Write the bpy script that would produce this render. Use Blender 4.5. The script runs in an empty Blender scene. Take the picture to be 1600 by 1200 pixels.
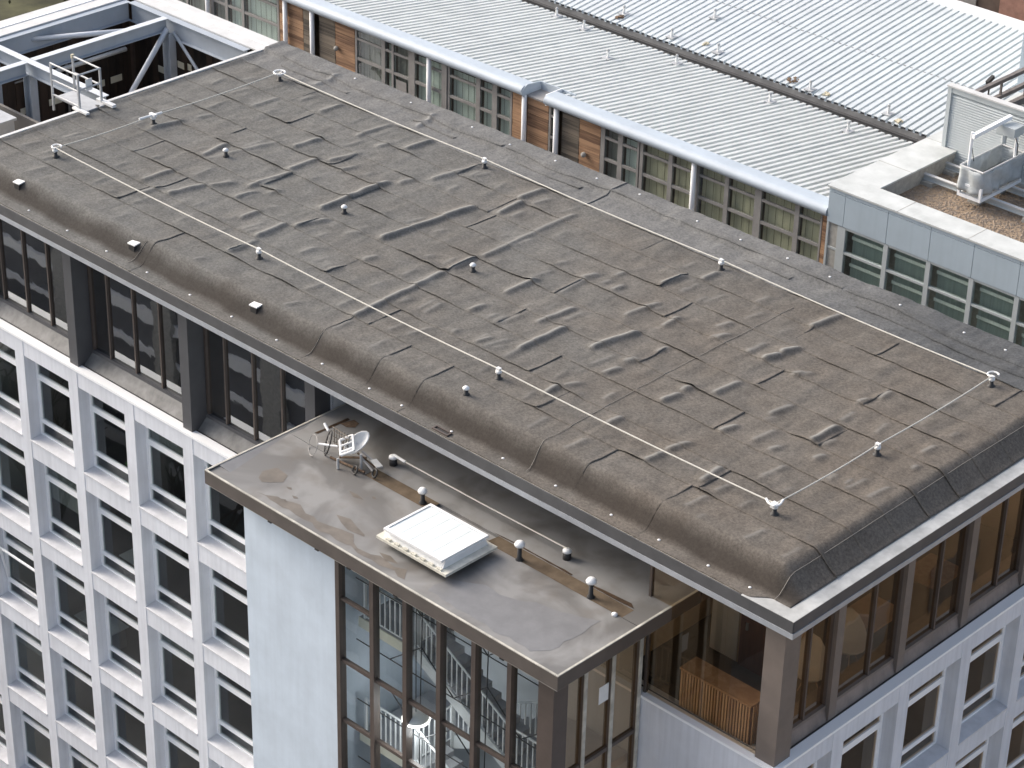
import bpy, math, random
import numpy as np
from mathutils import Matrix, Vector
random.seed(7)
S = bpy.context.scene
COL = S.collection

# ---------------------------------------------------------------- camera, sky, sun, exposure
cam_d = bpy.data.cameras.new('camera'); cam = bpy.data.objects.new('camera', cam_d); COL.objects.link(cam)
cam_d.sensor_width = 36.0; cam_d.lens = 85.745; cam_d.clip_start = 0.5; cam_d.clip_end = 3000
RT = (0.71956, 0.69409, 0.02175); UP = (-0.35667, 0.34252, 0.86917); FW = (-0.59583, 0.63318, -0.49403)
m = Matrix(((RT[0], UP[0], -FW[0], 23.522), (RT[1], UP[1], -FW[1], -33.4627), (RT[2], UP[2], -FW[2], 28.7569), (0, 0, 0, 1)))
cam.matrix_world = m
S.camera = cam

SUN_AZ = math.atan2(-0.95, -0.22)     # soft overcast light, a little stronger from the left
SUN_EL = math.radians(34)
world = bpy.data.worlds.new('World'); S.world = world; world.use_nodes = True
wn = world.node_tree.nodes; wl = world.node_tree.links
bg = wn['Background']
sky = wn.new('ShaderNodeTexSky'); sky.sky_type = 'NISHITA'; sky.sun_disc = False
sky.sun_elevation = SUN_EL; sky.sun_rotation = SUN_AZ
sky.air_density = 1.0; sky.dust_density = 6.0; sky.ozone_density = 1.0
hs = wn.new('ShaderNodeHueSaturation'); hs.inputs['Saturation'].default_value = 0.75   # cloud cover greys the sky
wl.new(sky.outputs[0], hs.inputs['Color']); wl.new(hs.outputs[0], bg.inputs['Color']); bg.inputs['Strength'].default_value = 0.15
sd = bpy.data.lights.new('sun', 'SUN'); so = bpy.data.objects.new('sun', sd); COL.objects.link(so)
sd.energy = 0.85; sd.angle = math.radians(26); sd.color = (1.0, 0.98, 0.95)
to_sun = Vector((math.sin(SUN_AZ) * math.cos(SUN_EL), math.cos(SUN_AZ) * math.cos(SUN_EL), math.sin(SUN_EL)))
so.rotation_euler = to_sun.to_track_quat('Z', 'Y').to_euler()
S.view_settings.view_transform = 'Standard'; S.view_settings.look = 'None'
S.view_settings.gamma = 1.0; S.view_settings.use_curve_mapping = False
S.view_settings.exposure = 0.82

# ---------------------------------------------------------------- materials
def mat(name, color, rough=0.7, metal=0.0, var=0.0, vscale=2.0, color2=None, bump=0.0, bscale=40.0,
        stretch=(1, 1, 1), streak=0.0, spec=0.5):
    M = bpy.data.materials.new(name); M.use_nodes = True
    n = M.node_tree.nodes; l = M.node_tree.links
    b = n['Principled BSDF']
    b.inputs['Roughness'].default_value = rough; b.inputs['Metallic'].default_value = metal
    b.inputs['Specular IOR Level'].default_value = spec
    b.inputs['Base Color'].default_value = (*color, 1)
    geo = n.new('ShaderNodeNewGeometry')
    last = None
    if var > 0 or color2:
        mp = n.new('ShaderNodeMapping'); mp.inputs['Scale'].default_value = stretch
        l.new(geo.outputs['Position'], mp.inputs['Vector'])
        nz = n.new('ShaderNodeTexNoise'); nz.inputs['Scale'].default_value = vscale
        nz.inputs['Detail'].default_value = 8; nz.inputs['Roughness'].default_value = 0.62
        l.new(mp.outputs[0], nz.inputs['Vector'])
        cr = n.new('ShaderNodeValToRGB')
        c2 = color2 if color2 else tuple(c * (1 - var) for c in color)
        c1 = color if color2 else tuple(min(1, c * (1 + var * 0.6)) for c in color)
        cr.color_ramp.elements[0].position = 0.33; cr.color_ramp.elements[0].color = (*c2, 1)
        cr.color_ramp.elements[1].position = 0.67; cr.color_ramp.elements[1].color = (*c1, 1)
        l.new(nz.outputs['Fac'], cr.inputs[0]); last = cr.outputs[0]
        if streak > 0:
            mp2 = n.new('ShaderNodeMapping'); mp2.inputs['Scale'].default_value = (6, 6, 0.35)
            l.new(geo.outputs['Position'], mp2.inputs['Vector'])
            n2 = n.new('ShaderNodeTexNoise'); n2.inputs['Scale'].default_value = 1.3; n2.inputs['Detail'].default_value = 5
            l.new(mp2.outputs[0], n2.inputs['Vector'])
            mr = n.new('ShaderNodeMapRange'); mr.inputs[1].default_value = 0.42; mr.inputs[2].default_value = 0.72
            mr.inputs[3].default_value = 1.0; mr.inputs[4].default_value = 1.0 - streak
            l.new(n2.outputs['Fac'], mr.inputs[0])
            mx = n.new('ShaderNodeMix'); mx.data_type = 'RGBA'; mx.blend_type = 'MULTIPLY'; mx.inputs[0].default_value = 1
            l.new(last, mx.inputs[6]); l.new(mr.outputs[0], mx.inputs[7]); last = mx.outputs[2]
        l.new(last, b.inputs['Base Color'])
    if bump > 0:
        nb = n.new('ShaderNodeTexNoise'); nb.inputs['Scale'].default_value = bscale; nb.inputs['Detail'].default_value = 3
        l.new(geo.outputs['Position'], nb.inputs['Vector'])
        bp = n.new('ShaderNodeBump'); bp.inputs['Strength'].default_value = bump; bp.inputs['Distance'].default_value = 0.02
        l.new(nb.outputs['Fac'], bp.inputs['Height']); l.new(bp.outputs[0], b.inputs['Normal'])
    return M

def glass(name, tint, refl_tint=(0.9, 0.93, 0.95), base=0.06, wave=0.0, wscale=1.0, dirt=0.0):
    M = bpy.data.materials.new(name); M.use_nodes = True
    n = M.node_tree.nodes; l = M.node_tree.links
    n.remove(n['Principled BSDF']); out = n['Material Output']
    tr = n.new('ShaderNodeBsdfTransparent'); tr.inputs[0].default_value = (*tint, 1)
    gl = n.new('ShaderNodeBsdfGlossy'); gl.inputs['Roughness'].default_value = 0.015; gl.inputs[0].default_value = (*refl_tint, 1)
    fr = n.new('ShaderNodeFresnel'); fr.inputs['IOR'].default_value = 1.55
    mr = n.new('ShaderNodeMapRange'); mr.inputs[1].default_value = 0; mr.inputs[2].default_value = 1
    mr.inputs[3].default_value = base; mr.inputs[4].default_value = 1.0
    l.new(fr.outputs[0], mr.inputs[0])
    gb = n.new('ShaderNodeNewGeometry'); sb = n.new('ShaderNodeMath'); sb.operation = 'MULTIPLY_ADD'; sb.inputs[1].default_value = -1; sb.inputs[2].default_value = 1
    l.new(gb.outputs['Backfacing'], sb.inputs[0]); ml = n.new('ShaderNodeMath'); ml.operation = 'MULTIPLY'   # the pane reflects at its outer face only
    l.new(sb.outputs[0], ml.inputs[0]); l.new(mr.outputs[0], ml.inputs[1])
    mx = n.new('ShaderNodeMixShader'); l.new(ml.outputs[0], mx.inputs[0]); l.new(tr.outputs[0], mx.inputs[1]); l.new(gl.outputs[0], mx.inputs[2])
    if wave > 0:
        geo = n.new('ShaderNodeNewGeometry')
        nb = n.new('ShaderNodeTexNoise'); nb.inputs['Scale'].default_value = wscale; nb.inputs['Detail'].default_value = 1.5
        l.new(geo.outputs['Position'], nb.inputs['Vector'])
        bp = n.new('ShaderNodeBump'); bp.inputs['Strength'].default_value = 1.0; bp.inputs['Distance'].default_value = wave
        l.new(nb.outputs['Fac'], bp.inputs['Height']); l.new(bp.outputs[0], gl.inputs['Normal'])
    last = mx.outputs[0]
    if dirt > 0:
        df = n.new('ShaderNodeBsdfDiffuse'); df.inputs[0].default_value = (0.42, 0.4, 0.36, 1)
        m2 = n.new('ShaderNodeMixShader'); m2.inputs[0].default_value = dirt
        l.new(last, m2.inputs[1]); l.new(df.outputs[0], m2.inputs[2]); last = m2.outputs[0]
    l.new(last, out.inputs['Surface'])
    return M

def felt_mat(name, grey, brown, b0, b1):
    """mineral felt: granule speckle, soft blotches, blended to the second colour toward the x = b1 end"""
    M = bpy.data.materials.new(name); M.use_nodes = True
    n = M.node_tree.nodes; l = M.node_tree.links; b = n['Principled BSDF']
    b.inputs['Roughness'].default_value = 0.92; b.inputs['Specular IOR Level'].default_value = 0.25
    geo = n.new('ShaderNodeNewGeometry'); sx = n.new('ShaderNodeSeparateXYZ'); l.new(geo.outputs['Position'], sx.inputs[0])
    mr = n.new('ShaderNodeMapRange'); mr.inputs[1].default_value = b0; mr.inputs[2].default_value = b1
    l.new(sx.outputs[0], mr.inputs[0])
    n1 = n.new('ShaderNodeTexNoise'); n1.inputs['Scale'].default_value = 0.5; n1.inputs['Detail'].default_value = 6
    l.new(geo.outputs['Position'], n1.inputs['Vector'])
    ad = n.new('ShaderNodeMath'); ad.operation = 'MULTIPLY_ADD'; ad.inputs[1].default_value = 1.2; ad.inputs[2].default_value = -0.6
    l.new(n1.outputs['Fac'], ad.inputs[0])
    a2 = n.new('ShaderNodeMath'); a2.operation = 'ADD'; a2.use_clamp = True
    l.new(ad.outputs[0], a2.inputs[0]); l.new(mr.outputs[0], a2.inputs[1])
    mx = n.new('ShaderNodeMix'); mx.data_type = 'RGBA'; mx.inputs[6].default_value = (*grey, 1); mx.inputs[7].default_value = (*brown, 1)
    l.new(a2.outputs[0], mx.inputs[0])
    n2 = n.new('ShaderNodeTexNoise'); n2.inputs['Scale'].default_value = 15; n2.inputs['Detail'].default_value = 6; n2.inputs['Roughness'].default_value = 0.85
    l.new(geo.outputs['Position'], n2.inputs['Vector'])
    r2 = n.new('ShaderNodeMapRange'); r2.inputs[1].default_value = 0.3; r2.inputs[2].default_value = 0.7; r2.inputs[3].default_value = 0.48; r2.inputs[4].default_value = 1.52
    l.new(n2.outputs['Fac'], r2.inputs[0])
    n3 = n.new('ShaderNodeTexNoise'); n3.inputs['Scale'].default_value = 2.2; n3.inputs['Detail'].default_value = 5
    l.new(geo.outputs['Position'], n3.inputs['Vector'])
    r3 = n.new('ShaderNodeMapRange'); r3.inputs[1].default_value = 0.3; r3.inputs[2].default_value = 0.7; r3.inputs[3].default_value = 0.86; r3.inputs[4].default_value = 1.12
    l.new(n3.outputs['Fac'], r3.inputs[0])
    mm = n.new('ShaderNodeMath'); mm.operation = 'MULTIPLY'; l.new(r2.outputs[0], mm.inputs[0]); l.new(r3.outputs[0], mm.inputs[1])
    m3 = n.new('ShaderNodeMix'); m3.data_type = 'RGBA'; m3.blend_type = 'MULTIPLY'; m3.inputs[0].default_value = 1
    l.new(mx.outputs[2], m3.inputs[6]); l.new(mm.outputs[0], m3.inputs[7])
    # each sheet comes from its own roll: a slight change of tone from piece to piece
    at = n.new('ShaderNodeAttribute'); at.attribute_name = 'wear'      # rubbed crests of the folds, with their highlight painted in paler
    mw = n.new('ShaderNodeMix'); mw.data_type = 'RGBA'; mw.inputs[7].default_value = tuple(c*1.9 for c in grey) + (1,)
    wf = n.new('ShaderNodeMath'); wf.operation = 'MULTIPLY'; wf.inputs[1].default_value = 0.85; l.new(at.outputs['Fac'], wf.inputs[0])
    l.new(wf.outputs[0], mw.inputs[0]); l.new(m3.outputs[2], mw.inputs[6]); m3 = mw
    oi = n.new('ShaderNodeObjectInfo')
    ro = n.new('ShaderNodeMapRange'); ro.inputs[3].default_value = 0.96; ro.inputs[4].default_value = 1.04
    l.new(oi.outputs['Random'], ro.inputs[0])
    m4 = n.new('ShaderNodeMix'); m4.data_type = 'RGBA'; m4.blend_type = 'MULTIPLY'; m4.inputs[0].default_value = 1
    l.new(m3.outputs[2], m4.inputs[6]); l.new(ro.outputs[0], m4.inputs[7])
    l.new(m4.outputs[2], b.inputs['Base Color'])
    # brown algae band where water runs off over the eave roll (a stain, wavy edged)
    nw = n.new('ShaderNodeTexNoise'); nw.inputs['Scale'].default_value = 0.9; nw.inputs['Detail'].default_value = 5
    l.new(geo.outputs['Position'], nw.inputs['Vector'])
    yy = n.new('ShaderNodeMath'); yy.operation = 'MULTIPLY_ADD'; yy.inputs[1].default_value = 0.22
    l.new(nw.outputs['Fac'], yy.inputs[0]); l.new(sx.outputs[1], yy.inputs[2])
    st = n.new('ShaderNodeValToRGB'); e = st.color_ramp.elements
    e[0].position = 0.40; e[0].color = (0, 0, 0, 1); e[1].position = 0.58; e[1].color = (1, 1, 1, 1)
    e2 = e.new(0.74); e2.color = (0.9, 0.9, 0.9, 1); e3 = e.new(0.98); e3.color = (0, 0, 0, 1)
    l.new(yy.outputs[0], st.inputs[0])
    sf = n.new('ShaderNodeMath'); sf.operation = 'MULTIPLY'; sf.inputs[1].default_value = 0.80; l.new(st.outputs[0], sf.inputs[0])
    m5 = n.new('ShaderNodeMix'); m5.data_type = 'RGBA'; m5.inputs[7].default_value = (0.026, 0.020, 0.016, 1)
    l.new(sf.outputs[0], m5.inputs[0]); l.new(m4.outputs[2], m5.inputs[6]); l.new(m5.outputs[2], b.inputs['Base Color'])
    bp = n.new('ShaderNodeBump'); bp.inputs['Strength'].default_value = 0.35; bp.inputs['Distance'].default_value = 0.012
    l.new(n2.outputs['Fac'], bp.inputs['Height']); l.new(bp.outputs[0], b.inputs['Normal'])
    return M

def patchy_mat(name, dry, wet, moss):
    """flat asphalt roof: dry grey, wet dark patches with a sheen, brown silt"""
    M = bpy.data.materials.new(name); M.use_nodes = True
    n = M.node_tree.nodes; l = M.node_tree.links; b = n['Principled BSDF']
    geo = n.new('ShaderNodeNewGeometry')
    n1 = n.new('ShaderNodeTexNoise'); n1.inputs['Scale'].default_value = 0.55; n1.inputs['Detail'].default_value = 7; n1.inputs['Distortion'].default_value = 0.6
    l.new(geo.outputs['Position'], n1.inputs['Vector'])
    c1 = n.new('ShaderNodeValToRGB'); c1.color_ramp.elements[0].position = 0.44; c1.color_ramp.elements[1].position = 0.56
    c1.color_ramp.elements[0].color = (*wet, 1); c1.color_ramp.elements[1].color = (*dry, 1)
    l.new(n1.outputs['Fac'], c1.inputs[0])
    n2 = n.new('ShaderNodeTexNoise'); n2.inputs['Scale'].default_value = 1.7; n2.inputs['Detail'].default_value = 8
    l.new(geo.outputs['Position'], n2.inputs['Vector'])
    c2 = n.new('ShaderNodeMapRange'); c2.inputs[1].default_value = 0.5; c2.inputs[2].default_value = 0.75; c2.inputs[4].default_value = 0.65
    l.new(n2.outputs['Fac'], c2.inputs[0])
    mx = n.new('ShaderNodeMix'); mx.data_type = 'RGBA'; mx.inputs[7].default_value = (*moss, 1)
    l.new(c2.outputs[0], mx.inputs[0]); l.new(c1.outputs[0], mx.inputs[6]); l.new(mx.outputs[2], b.inputs['Base Color'])
    rr = n.new('ShaderNodeMapRange'); rr.inputs[1].default_value = 0.42; rr.inputs[2].default_value = 0.58; rr.inputs[3].default_value = 0.34; rr.inputs[4].default_value = 0.6
    l.new(n1.outputs['Fac'], rr.inputs[0]); l.new(rr.outputs[0], b.inputs['Roughness'])
    n3 = n.new('ShaderNodeTexNoise'); n3.inputs['Scale'].default_value = 30; n3.inputs['Detail'].default_value = 4
    l.new(geo.outputs['Position'], n3.inputs['Vector'])
    bp = n.new('ShaderNodeBump'); bp.inputs['Strength'].default_value = 0.12; bp.inputs['Distance'].default_value = 0.01
    l.new(n3.outputs['Fac'], bp.inputs['Height']); l.new(bp.outputs[0], b.inputs['Normal'])
    return M

def wood_mat(name, c1, c2, scale=(0.6, 6, 14)):
    M = bpy.data.materials.new(name); M.use_nodes = True
    n = M.node_tree.nodes; l = M.node_tree.links; b = n['Principled BSDF']
    b.inputs['Roughness'].default_value = 0.75
    geo = n.new('ShaderNodeNewGeometry'); mp = n.new('ShaderNodeMapping'); mp.inputs['Scale'].default_value = scale
    l.new(geo.outputs['Position'], mp.inputs[0])
    nz = n.new('ShaderNodeTexNoise'); nz.inputs['Scale'].default_value = 1.5; nz.inputs['Detail'].default_value = 6
    l.new(mp.outputs[0], nz.inputs['Vector'])
    oi = n.new('ShaderNodeObjectInfo')
    ad = n.new('ShaderNodeMath'); ad.operation = 'MULTIPLY_ADD'; ad.inputs[1].default_value = 0.5
    l.new(oi.outputs['Random'], ad.inputs[0]); l.new(nz.outputs['Fac'], ad.inputs[2])
    cr = n.new('ShaderNodeValToRGB'); cr.color_ramp.elements[0].position = 0.5; cr.color_ramp.elements[1].position = 0.95
    cr.color_ramp.elements[0].color = (*c1, 1); cr.color_ramp.elements[1].color = (*c2, 1)
    l.new(ad.outputs[0], cr.inputs[0]); l.new(cr.outputs[0], b.inputs['Base Color'])
    return M

MT = {
 'felt': felt_mat('roofing_felt', (0.130, 0.128, 0.121), (0.124, 0.107, 0.090), -22, 1),  # brown end: haze of a window reflection painted into the felt
 'felt_grey': felt_mat('roofing_felt_pale', (0.152, 0.151, 0.147), (0.082, 0.085, 0.088), -10, -4),
 'fascia': mat('dark_fascia', (0.075, 0.075, 0.078), 0.5, var=0.2, vscale=1.5),
 'trim': mat('silver_trim', (0.42, 0.44, 0.47), 0.4, 0.35, var=0.12, vscale=3),
 'gutter': mat('silver_gutter', (0.50, 0.50, 0.48), 0.5, 0.2, var=0.22, vscale=2, streak=0.1),
 'white_wall': mat('white_render', (0.67, 0.69, 0.735), 0.75, var=0.08, vscale=0.9, streak=0.12),
 'sill': mat('white_sill', (0.60, 0.605, 0.63), 0.7, var=0.14, vscale=2.5),
 'frame_white': mat('white_frame', (0.90, 0.91, 0.92), 0.35),
 'blue_wall': mat('pale_blue_render', (0.55, 0.625, 0.70), 0.8, var=0.10, vscale=0.8, streak=0.05),
 'ledge': mat('lead_ledge', (0.18, 0.18, 0.178), 0.6, var=0.35, vscale=1.8, streak=0.2),
 'column': mat('column_grey', (0.075, 0.076, 0.082), 0.55, var=0.1, vscale=2),
 'bronze': mat('bronze_frame', (0.085, 0.066, 0.056), 0.45, var=0.15, vscale=3),
 'brown_fascia': mat('brown_fascia', (0.095, 0.080, 0.070), 0.5, var=0.2, vscale=1.5),
 'soffit': mat('pale_soffit', (0.50, 0.48, 0.42), 0.8, var=0.35, vscale=2.5),
 'room': mat('room_wall', (0.22, 0.205, 0.19), 0.9, var=0.3, vscale=0.5),
 'room_brown': mat('brown_room', (0.58, 0.43, 0.28), 0.8, var=0.25, vscale=0.6),
 'room_floor': mat('room_floor', (0.12, 0.11, 0.10), 0.9, var=0.2, vscale=1),
 'glass': glass('window_glass', (0.70, 0.74, 0.74), base=0.02, wave=0.0012, wscale=0.9),
 'glass_pent': glass('penthouse_glass', (0.66, 0.63, 0.60), base=0.30, wave=0.0011, wscale=1.7),
 'glass_brown': glass('haze_glass', (0.86, 0.76, 0.64), refl_tint=(0.95, 0.82, 0.66), base=0.15, wave=0.002, wscale=1.2),  # brown tint and mirror colour put a reflected haze into the pane
 'glass_corner': glass('corner_glass', (0.93, 0.87, 0.78), refl_tint=(0.92, 0.8, 0.66), base=0.10, wave=0.002, wscale=1.2),
 'glass_stair': glass('stair_glass', (0.93, 0.95, 0.95), base=0.02, wave=0.0015, wscale=1.2),
 'glass_metal': glass('annex_glass', (0.88, 0.91, 0.89), base=0.05, wave=0.002, wscale=1.3),
 'stair_roof': patchy_mat('asphalt_roof', (0.235, 0.232, 0.226), (0.150, 0.145, 0.138), (0.150, 0.135, 0.119)),
 'puddle': mat('silt_puddle', (0.145, 0.112, 0.080), 0.16, var=0.25, vscale=3),
 'silt': mat('dark_silt', (0.060, 0.036, 0.020), 0.5, var=0.4, vscale=9),
 'patch': mat('grey_patch', (0.185, 0.184, 0.186), 0.36, var=0.12, vscale=2.5, bump=0.1),
 'damp': mat('damp_stain', (0.150, 0.130, 0.108), 0.45, var=0.25, vscale=2.5),
 'white': mat('white_paint', (0.80, 0.80, 0.79), 0.45, var=0.06, vscale=6),
 'white_metal': mat('galvanised', (0.46, 0.47, 0.48), 0.45, 0.25, var=0.12, vscale=5),
 'cable': mat('steel_cable', (0.58, 0.56, 0.50), 0.7),
 'tape': mat('aluminium_tape', (0.24, 0.22, 0.19), 0.6),
 'column_warm': mat('column_brown', (0.17, 0.14, 0.12), 0.55, var=0.12, vscale=2),
 'ledge_warm': mat('brown_ledge', (0.24, 0.195, 0.17), 0.65, var=0.25, vscale=1.6, streak=0.15),
 'bounce_brick': mat('bounce_brick', (0.52, 0.48, 0.43), 0.9, var=0.15, vscale=1),
 'lamp_shade': mat('lamp_shade', (0.85, 0.85, 0.82), 0.5),
 'inner': mat('stairwell_wall', (0.50, 0.525, 0.55), 0.85, var=0.06, vscale=1.5),
 'blind_teal': mat('teal_blind', (0.40, 0.48, 0.45), 0.8, var=0.15, vscale=1.3, stretch=(9, 1, 0.4)),
 'grey_block': mat('grey_block_wall', (0.135, 0.14, 0.15), 0.85, var=0.25, vscale=0.5),
 'tan': mat('bounce_tan_brick', (0.58, 0.44, 0.30), 0.9, var=0.2, vscale=.4),
 'black': mat('black_plastic', (0.028, 0.027, 0.027), 0.6),
 'rail_white': mat('balustrade_white', (0.78, 0.80, 0.80), 0.45),
 'cream': mat('cream_paint', (0.72, 0.70, 0.58), 0.7, var=0.06, vscale=1.5),
 'stair_grey': mat('stair_floor', (0.38, 0.385, 0.40), 0.6, var=0.15, vscale=1.5),
 'steel': mat('blue_grey_steel', (0.36, 0.40, 0.45), 0.5, var=0.08, vscale=2),
 'steel_top': mat('pale_steel_flange', (0.58, 0.61, 0.65), 0.5, var=0.08, vscale=3),
 'cap': mat('pale_capping', (0.58, 0.58, 0.57), 0.5, var=0.10, vscale=2),
 'clad_dark': wood_mat('dark_boards', (0.018, 0.014, 0.012), (0.055, 0.036, 0.026), (3, 3, 0.5)),
 'timber': wood_mat('cedar_boards', (0.17, 0.095, 0.058), (0.46, 0.28, 0.165)),
 'timber_grey': wood_mat('weathered_boards', (0.085, 0.073, 0.060), (0.24, 0.20, 0.155)),
 'roof_near': mat('cream_metal_sheet', (0.595, 0.62, 0.615), 0.45, 0.0, var=0.08, vscale=1.3),
 'roof_far': mat('silver_metal_sheet', (0.545, 0.585, 0.605), 0.42, 0.0, var=0.07, vscale=1.1),
 'valley': mat('valley_gutter', (0.30, 0.30, 0.30), 0.5, 0.3, var=0.3, vscale=1.6),
 'blue_gutter': mat('blue_gutter', (0.44, 0.50, 0.56), 0.5, 0.0, var=0.08, vscale=1.2),
 'win_frame': mat('grey_window_frame', (0.30, 0.29, 0.28), 0.55, var=0.15, vscale=3),
 'blind_pale': mat('pale_blind', (0.78, 0.84, 0.81), 0.8, var=0.1, vscale=2, stretch=(10, 1, 0.5)),
 'blind_beige': mat('beige_blind', (0.70, 0.64, 0.48), 0.85, var=0.16, vscale=1.3, stretch=(9, 1, 0.4)),
 'blind_dark': mat('grey_blind', (0.30, 0.295, 0.28), 0.85, var=0.2, vscale=1.3, stretch=(9, 1, 0.4)),
 'clad_blue': mat('blue_grey_panel', (0.44, 0.52, 0.58), 0.42, 0.1, var=0.05, vscale=0.9, streak=0.04),
 'coping': mat('stone_coping', (0.60, 0.62, 0.61), 0.7, color2=(0.44, 0.46, 0.45), vscale=1.3),
 'gravel': mat('gravel_bed', (0.30, 0.225, 0.155), 0.95, var=0.4, vscale=12, bump=0.8, bscale=18),
 'stone': mat('gravel_stone', (0.36, 0.30, 0.24), 0.95, color2=(0.20, 0.155, 0.12), vscale=9),
 'louvre': mat('louvre_grey', (0.50, 0.54, 0.55), 0.5, 0.2, var=0.06, vscale=2),
 'tarp': mat('pale_tarpaulin', (0.46, 0.49, 0.50), 0.6, var=0.18, vscale=4),
 'concrete': mat('concrete_block', (0.38, 0.37, 0.34), 0.9, var=0.25, vscale=7, bump=0.2),
 'rail_brown': mat('weathered_rail', (0.17, 0.15, 0.14), 0.6, var=0.3, vscale=3),
 'brick': mat('pink_brick', (0.36, 0.20, 0.155), 0.9, var=0.2, vscale=4),
 'brick_dark': mat('brown_brick', (0.115, 0.085, 0.07), 0.9, var=0.3, vscale=2),
 'slat': wood_mat('slatted_wood', (0.40, 0.25, 0.15), (0.62, 0.43, 0.28), (4, 4, 0.6)),
 'door': mat('brown_door', (0.20, 0.10, 0.06), 0.6, var=0.2, vscale=2, stretch=(4, 4, 0.4)),
 'ground': mat('paving', (0.30, 0.295, 0.29), 0.9, var=0.25, vscale=0.25),
 'grass': mat('rough_grass', (0.075, 0.075, 0.035), 0.95, var=0.5, vscale=0.6),
 'leaf': mat('leaf', (0.10, 0.10, 0.045), 0.8, color2=(0.05, 0.052, 0.024), vscale=1.2),
 'leaf_green': mat('plant_leaf', (0.10, 0.26, 0.06), 0.6, color2=(0.05, 0.16, 0.03), vscale=5),
 'bark': mat('bark', (0.075, 0.055, 0.042), 0.95, var=0.3, vscale=6),
 'screen_green': mat('green_screen', (0.16, 0.33, 0.29), 0.7),
 'skin_glazing': mat('skylight_glazing', (0.60, 0.66, 0.67), 0.25, color2=(0.70, 0.74, 0.74), vscale=0.9, stretch=(5, .4, 1)),
 'kerb_cream': mat('cream_kerb', (0.62, 0.60, 0.52), 0.6, var=0.22, vscale=4),
 'rust': mat('rust_litter', (0.15, 0.10, 0.065), 0.9, var=0.4, vscale=12),
 'yellow': mat('yellow_lichen', (0.56, 0.51, 0.38), 0.9, var=0.3, vscale=12),
}

# ---------------------------------------------------------------- mesh helpers
class MB:
    def __init__(s): s.v = []; s.f = []
    def add(s, vs, fs):
        k = len(s.v); s.v.extend([tuple(map(float, p)) for p in vs]); s.f.extend([tuple(i + k for i in f) for f in fs]); return s
    def box(s, x0, x1, y0, y1, z0, z1):
        return s.add([(x0,y0,z0),(x1,y0,z0),(x1,y1,z0),(x0,y1,z0),(x0,y0,z1),(x1,y0,z1),(x1,y1,z1),(x0,y1,z1)],
                     [(0,3,2,1),(4,5,6,7),(0,1,5,4),(1,2,6,5),(2,3,7,6),(3,0,4,7)])
    def obox(s, c, ux, uy, uz):
        c = Vector(c); ux, uy, uz = Vector(ux), Vector(uy), Vector(uz)
        vs = [c + a*ux + b*uy + d*uz for d in (-1, 1) for a, b in ((-1,-1),(1,-1),(1,1),(-1,1))]
        return s.add(vs, [(0,3,2,1),(4,5,6,7),(0,1,5,4),(1,2,6,5),(2,3,7,6),(3,0,4,7)])
    def quad(s, *p): return s.add(p, [tuple(range(len(p)))])
    def extr(s, prof, axis, a, b):
        """closed profile (u,v) swept along axis 'x' (u=y,v=z), 'y' (u=x,v=z) or 'z' (u=x,v=y)"""
        P = {'x': lambda u, v, t: (t, u, v), 'y': lambda u, v, t: (u, t, v), 'z': lambda u, v, t: (u, v, t)}[axis]
        n = len(prof); vs = [P(u, v, a) for u, v in prof] + [P(u, v, b) for u, v in prof]
        fs = [(i, (i+1) % n, n + (i+1) % n, n + i) for i in range(n)] + [tuple(range(n-1, -1, -1)), tuple(range(n, 2*n))]
        return s.add(vs, fs)
    def tube(s, p, q, r, n=8, r2=None, caps=True):
        p, q = Vector(p), Vector(q); d = (q - p)
        if d.length < 1e-6: return s
        d.normalize(); u = d.orthogonal().normalized(); w = d.cross(u); r2 = r if r2 is None else r2
        vs = []
        for c, rr in ((p, r), (q, r2)):
            for i in range(n):
                a = 2*math.pi*i/n; vs.append(c + u*(rr*math.cos(a)) + w*(rr*math.sin(a)))
        fs = [(i, (i+1) % n, n + (i+1) % n, n + i) for i in range(n)]
        if caps: fs += [tuple(range(n-1, -1, -1)), tuple(range(n, 2*n))]
        return s.add(vs, fs)
    def path(s, pts, r, n=6):
        for a, b in zip(pts[:-1], pts[1:]): s.tube(a, b, r, n)
        return s
    def ring(s, c, R, r, ux=(1,0,0), uy=(0,1,0), a0=0, a1=2*math.pi, seg=20, n=6):
        c, ux, uy = Vector(c), Vector(ux), Vector(uy)
        return s.path([c + ux*(R*math.cos(a0 + (a1-a0)*i/seg)) + uy*(R*math.sin(a0 + (a1-a0)*i/seg)) for i in range(seg+1)], r, n)
    def lathe(s, c, prof, n=14):
        vs = []; fs = []; m_ = len(prof)
        for r, z in prof:
            for i in range(n):
                a = 2*math.pi*i/n; vs.append((c[0] + r*math.cos(a), c[1] + r*math.sin(a), c[2] + z))
        for j in range(m_-1):
            for i in range(n): fs.append((j*n+i, j*n+(i+1) % n, (j+1)*n+(i+1) % n, (j+1)*n+i))
        fs += [tuple(range(n-1, -1, -1)), tuple(range((m_-1)*n, m_*n))]
        return s.add(vs, fs)

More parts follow.
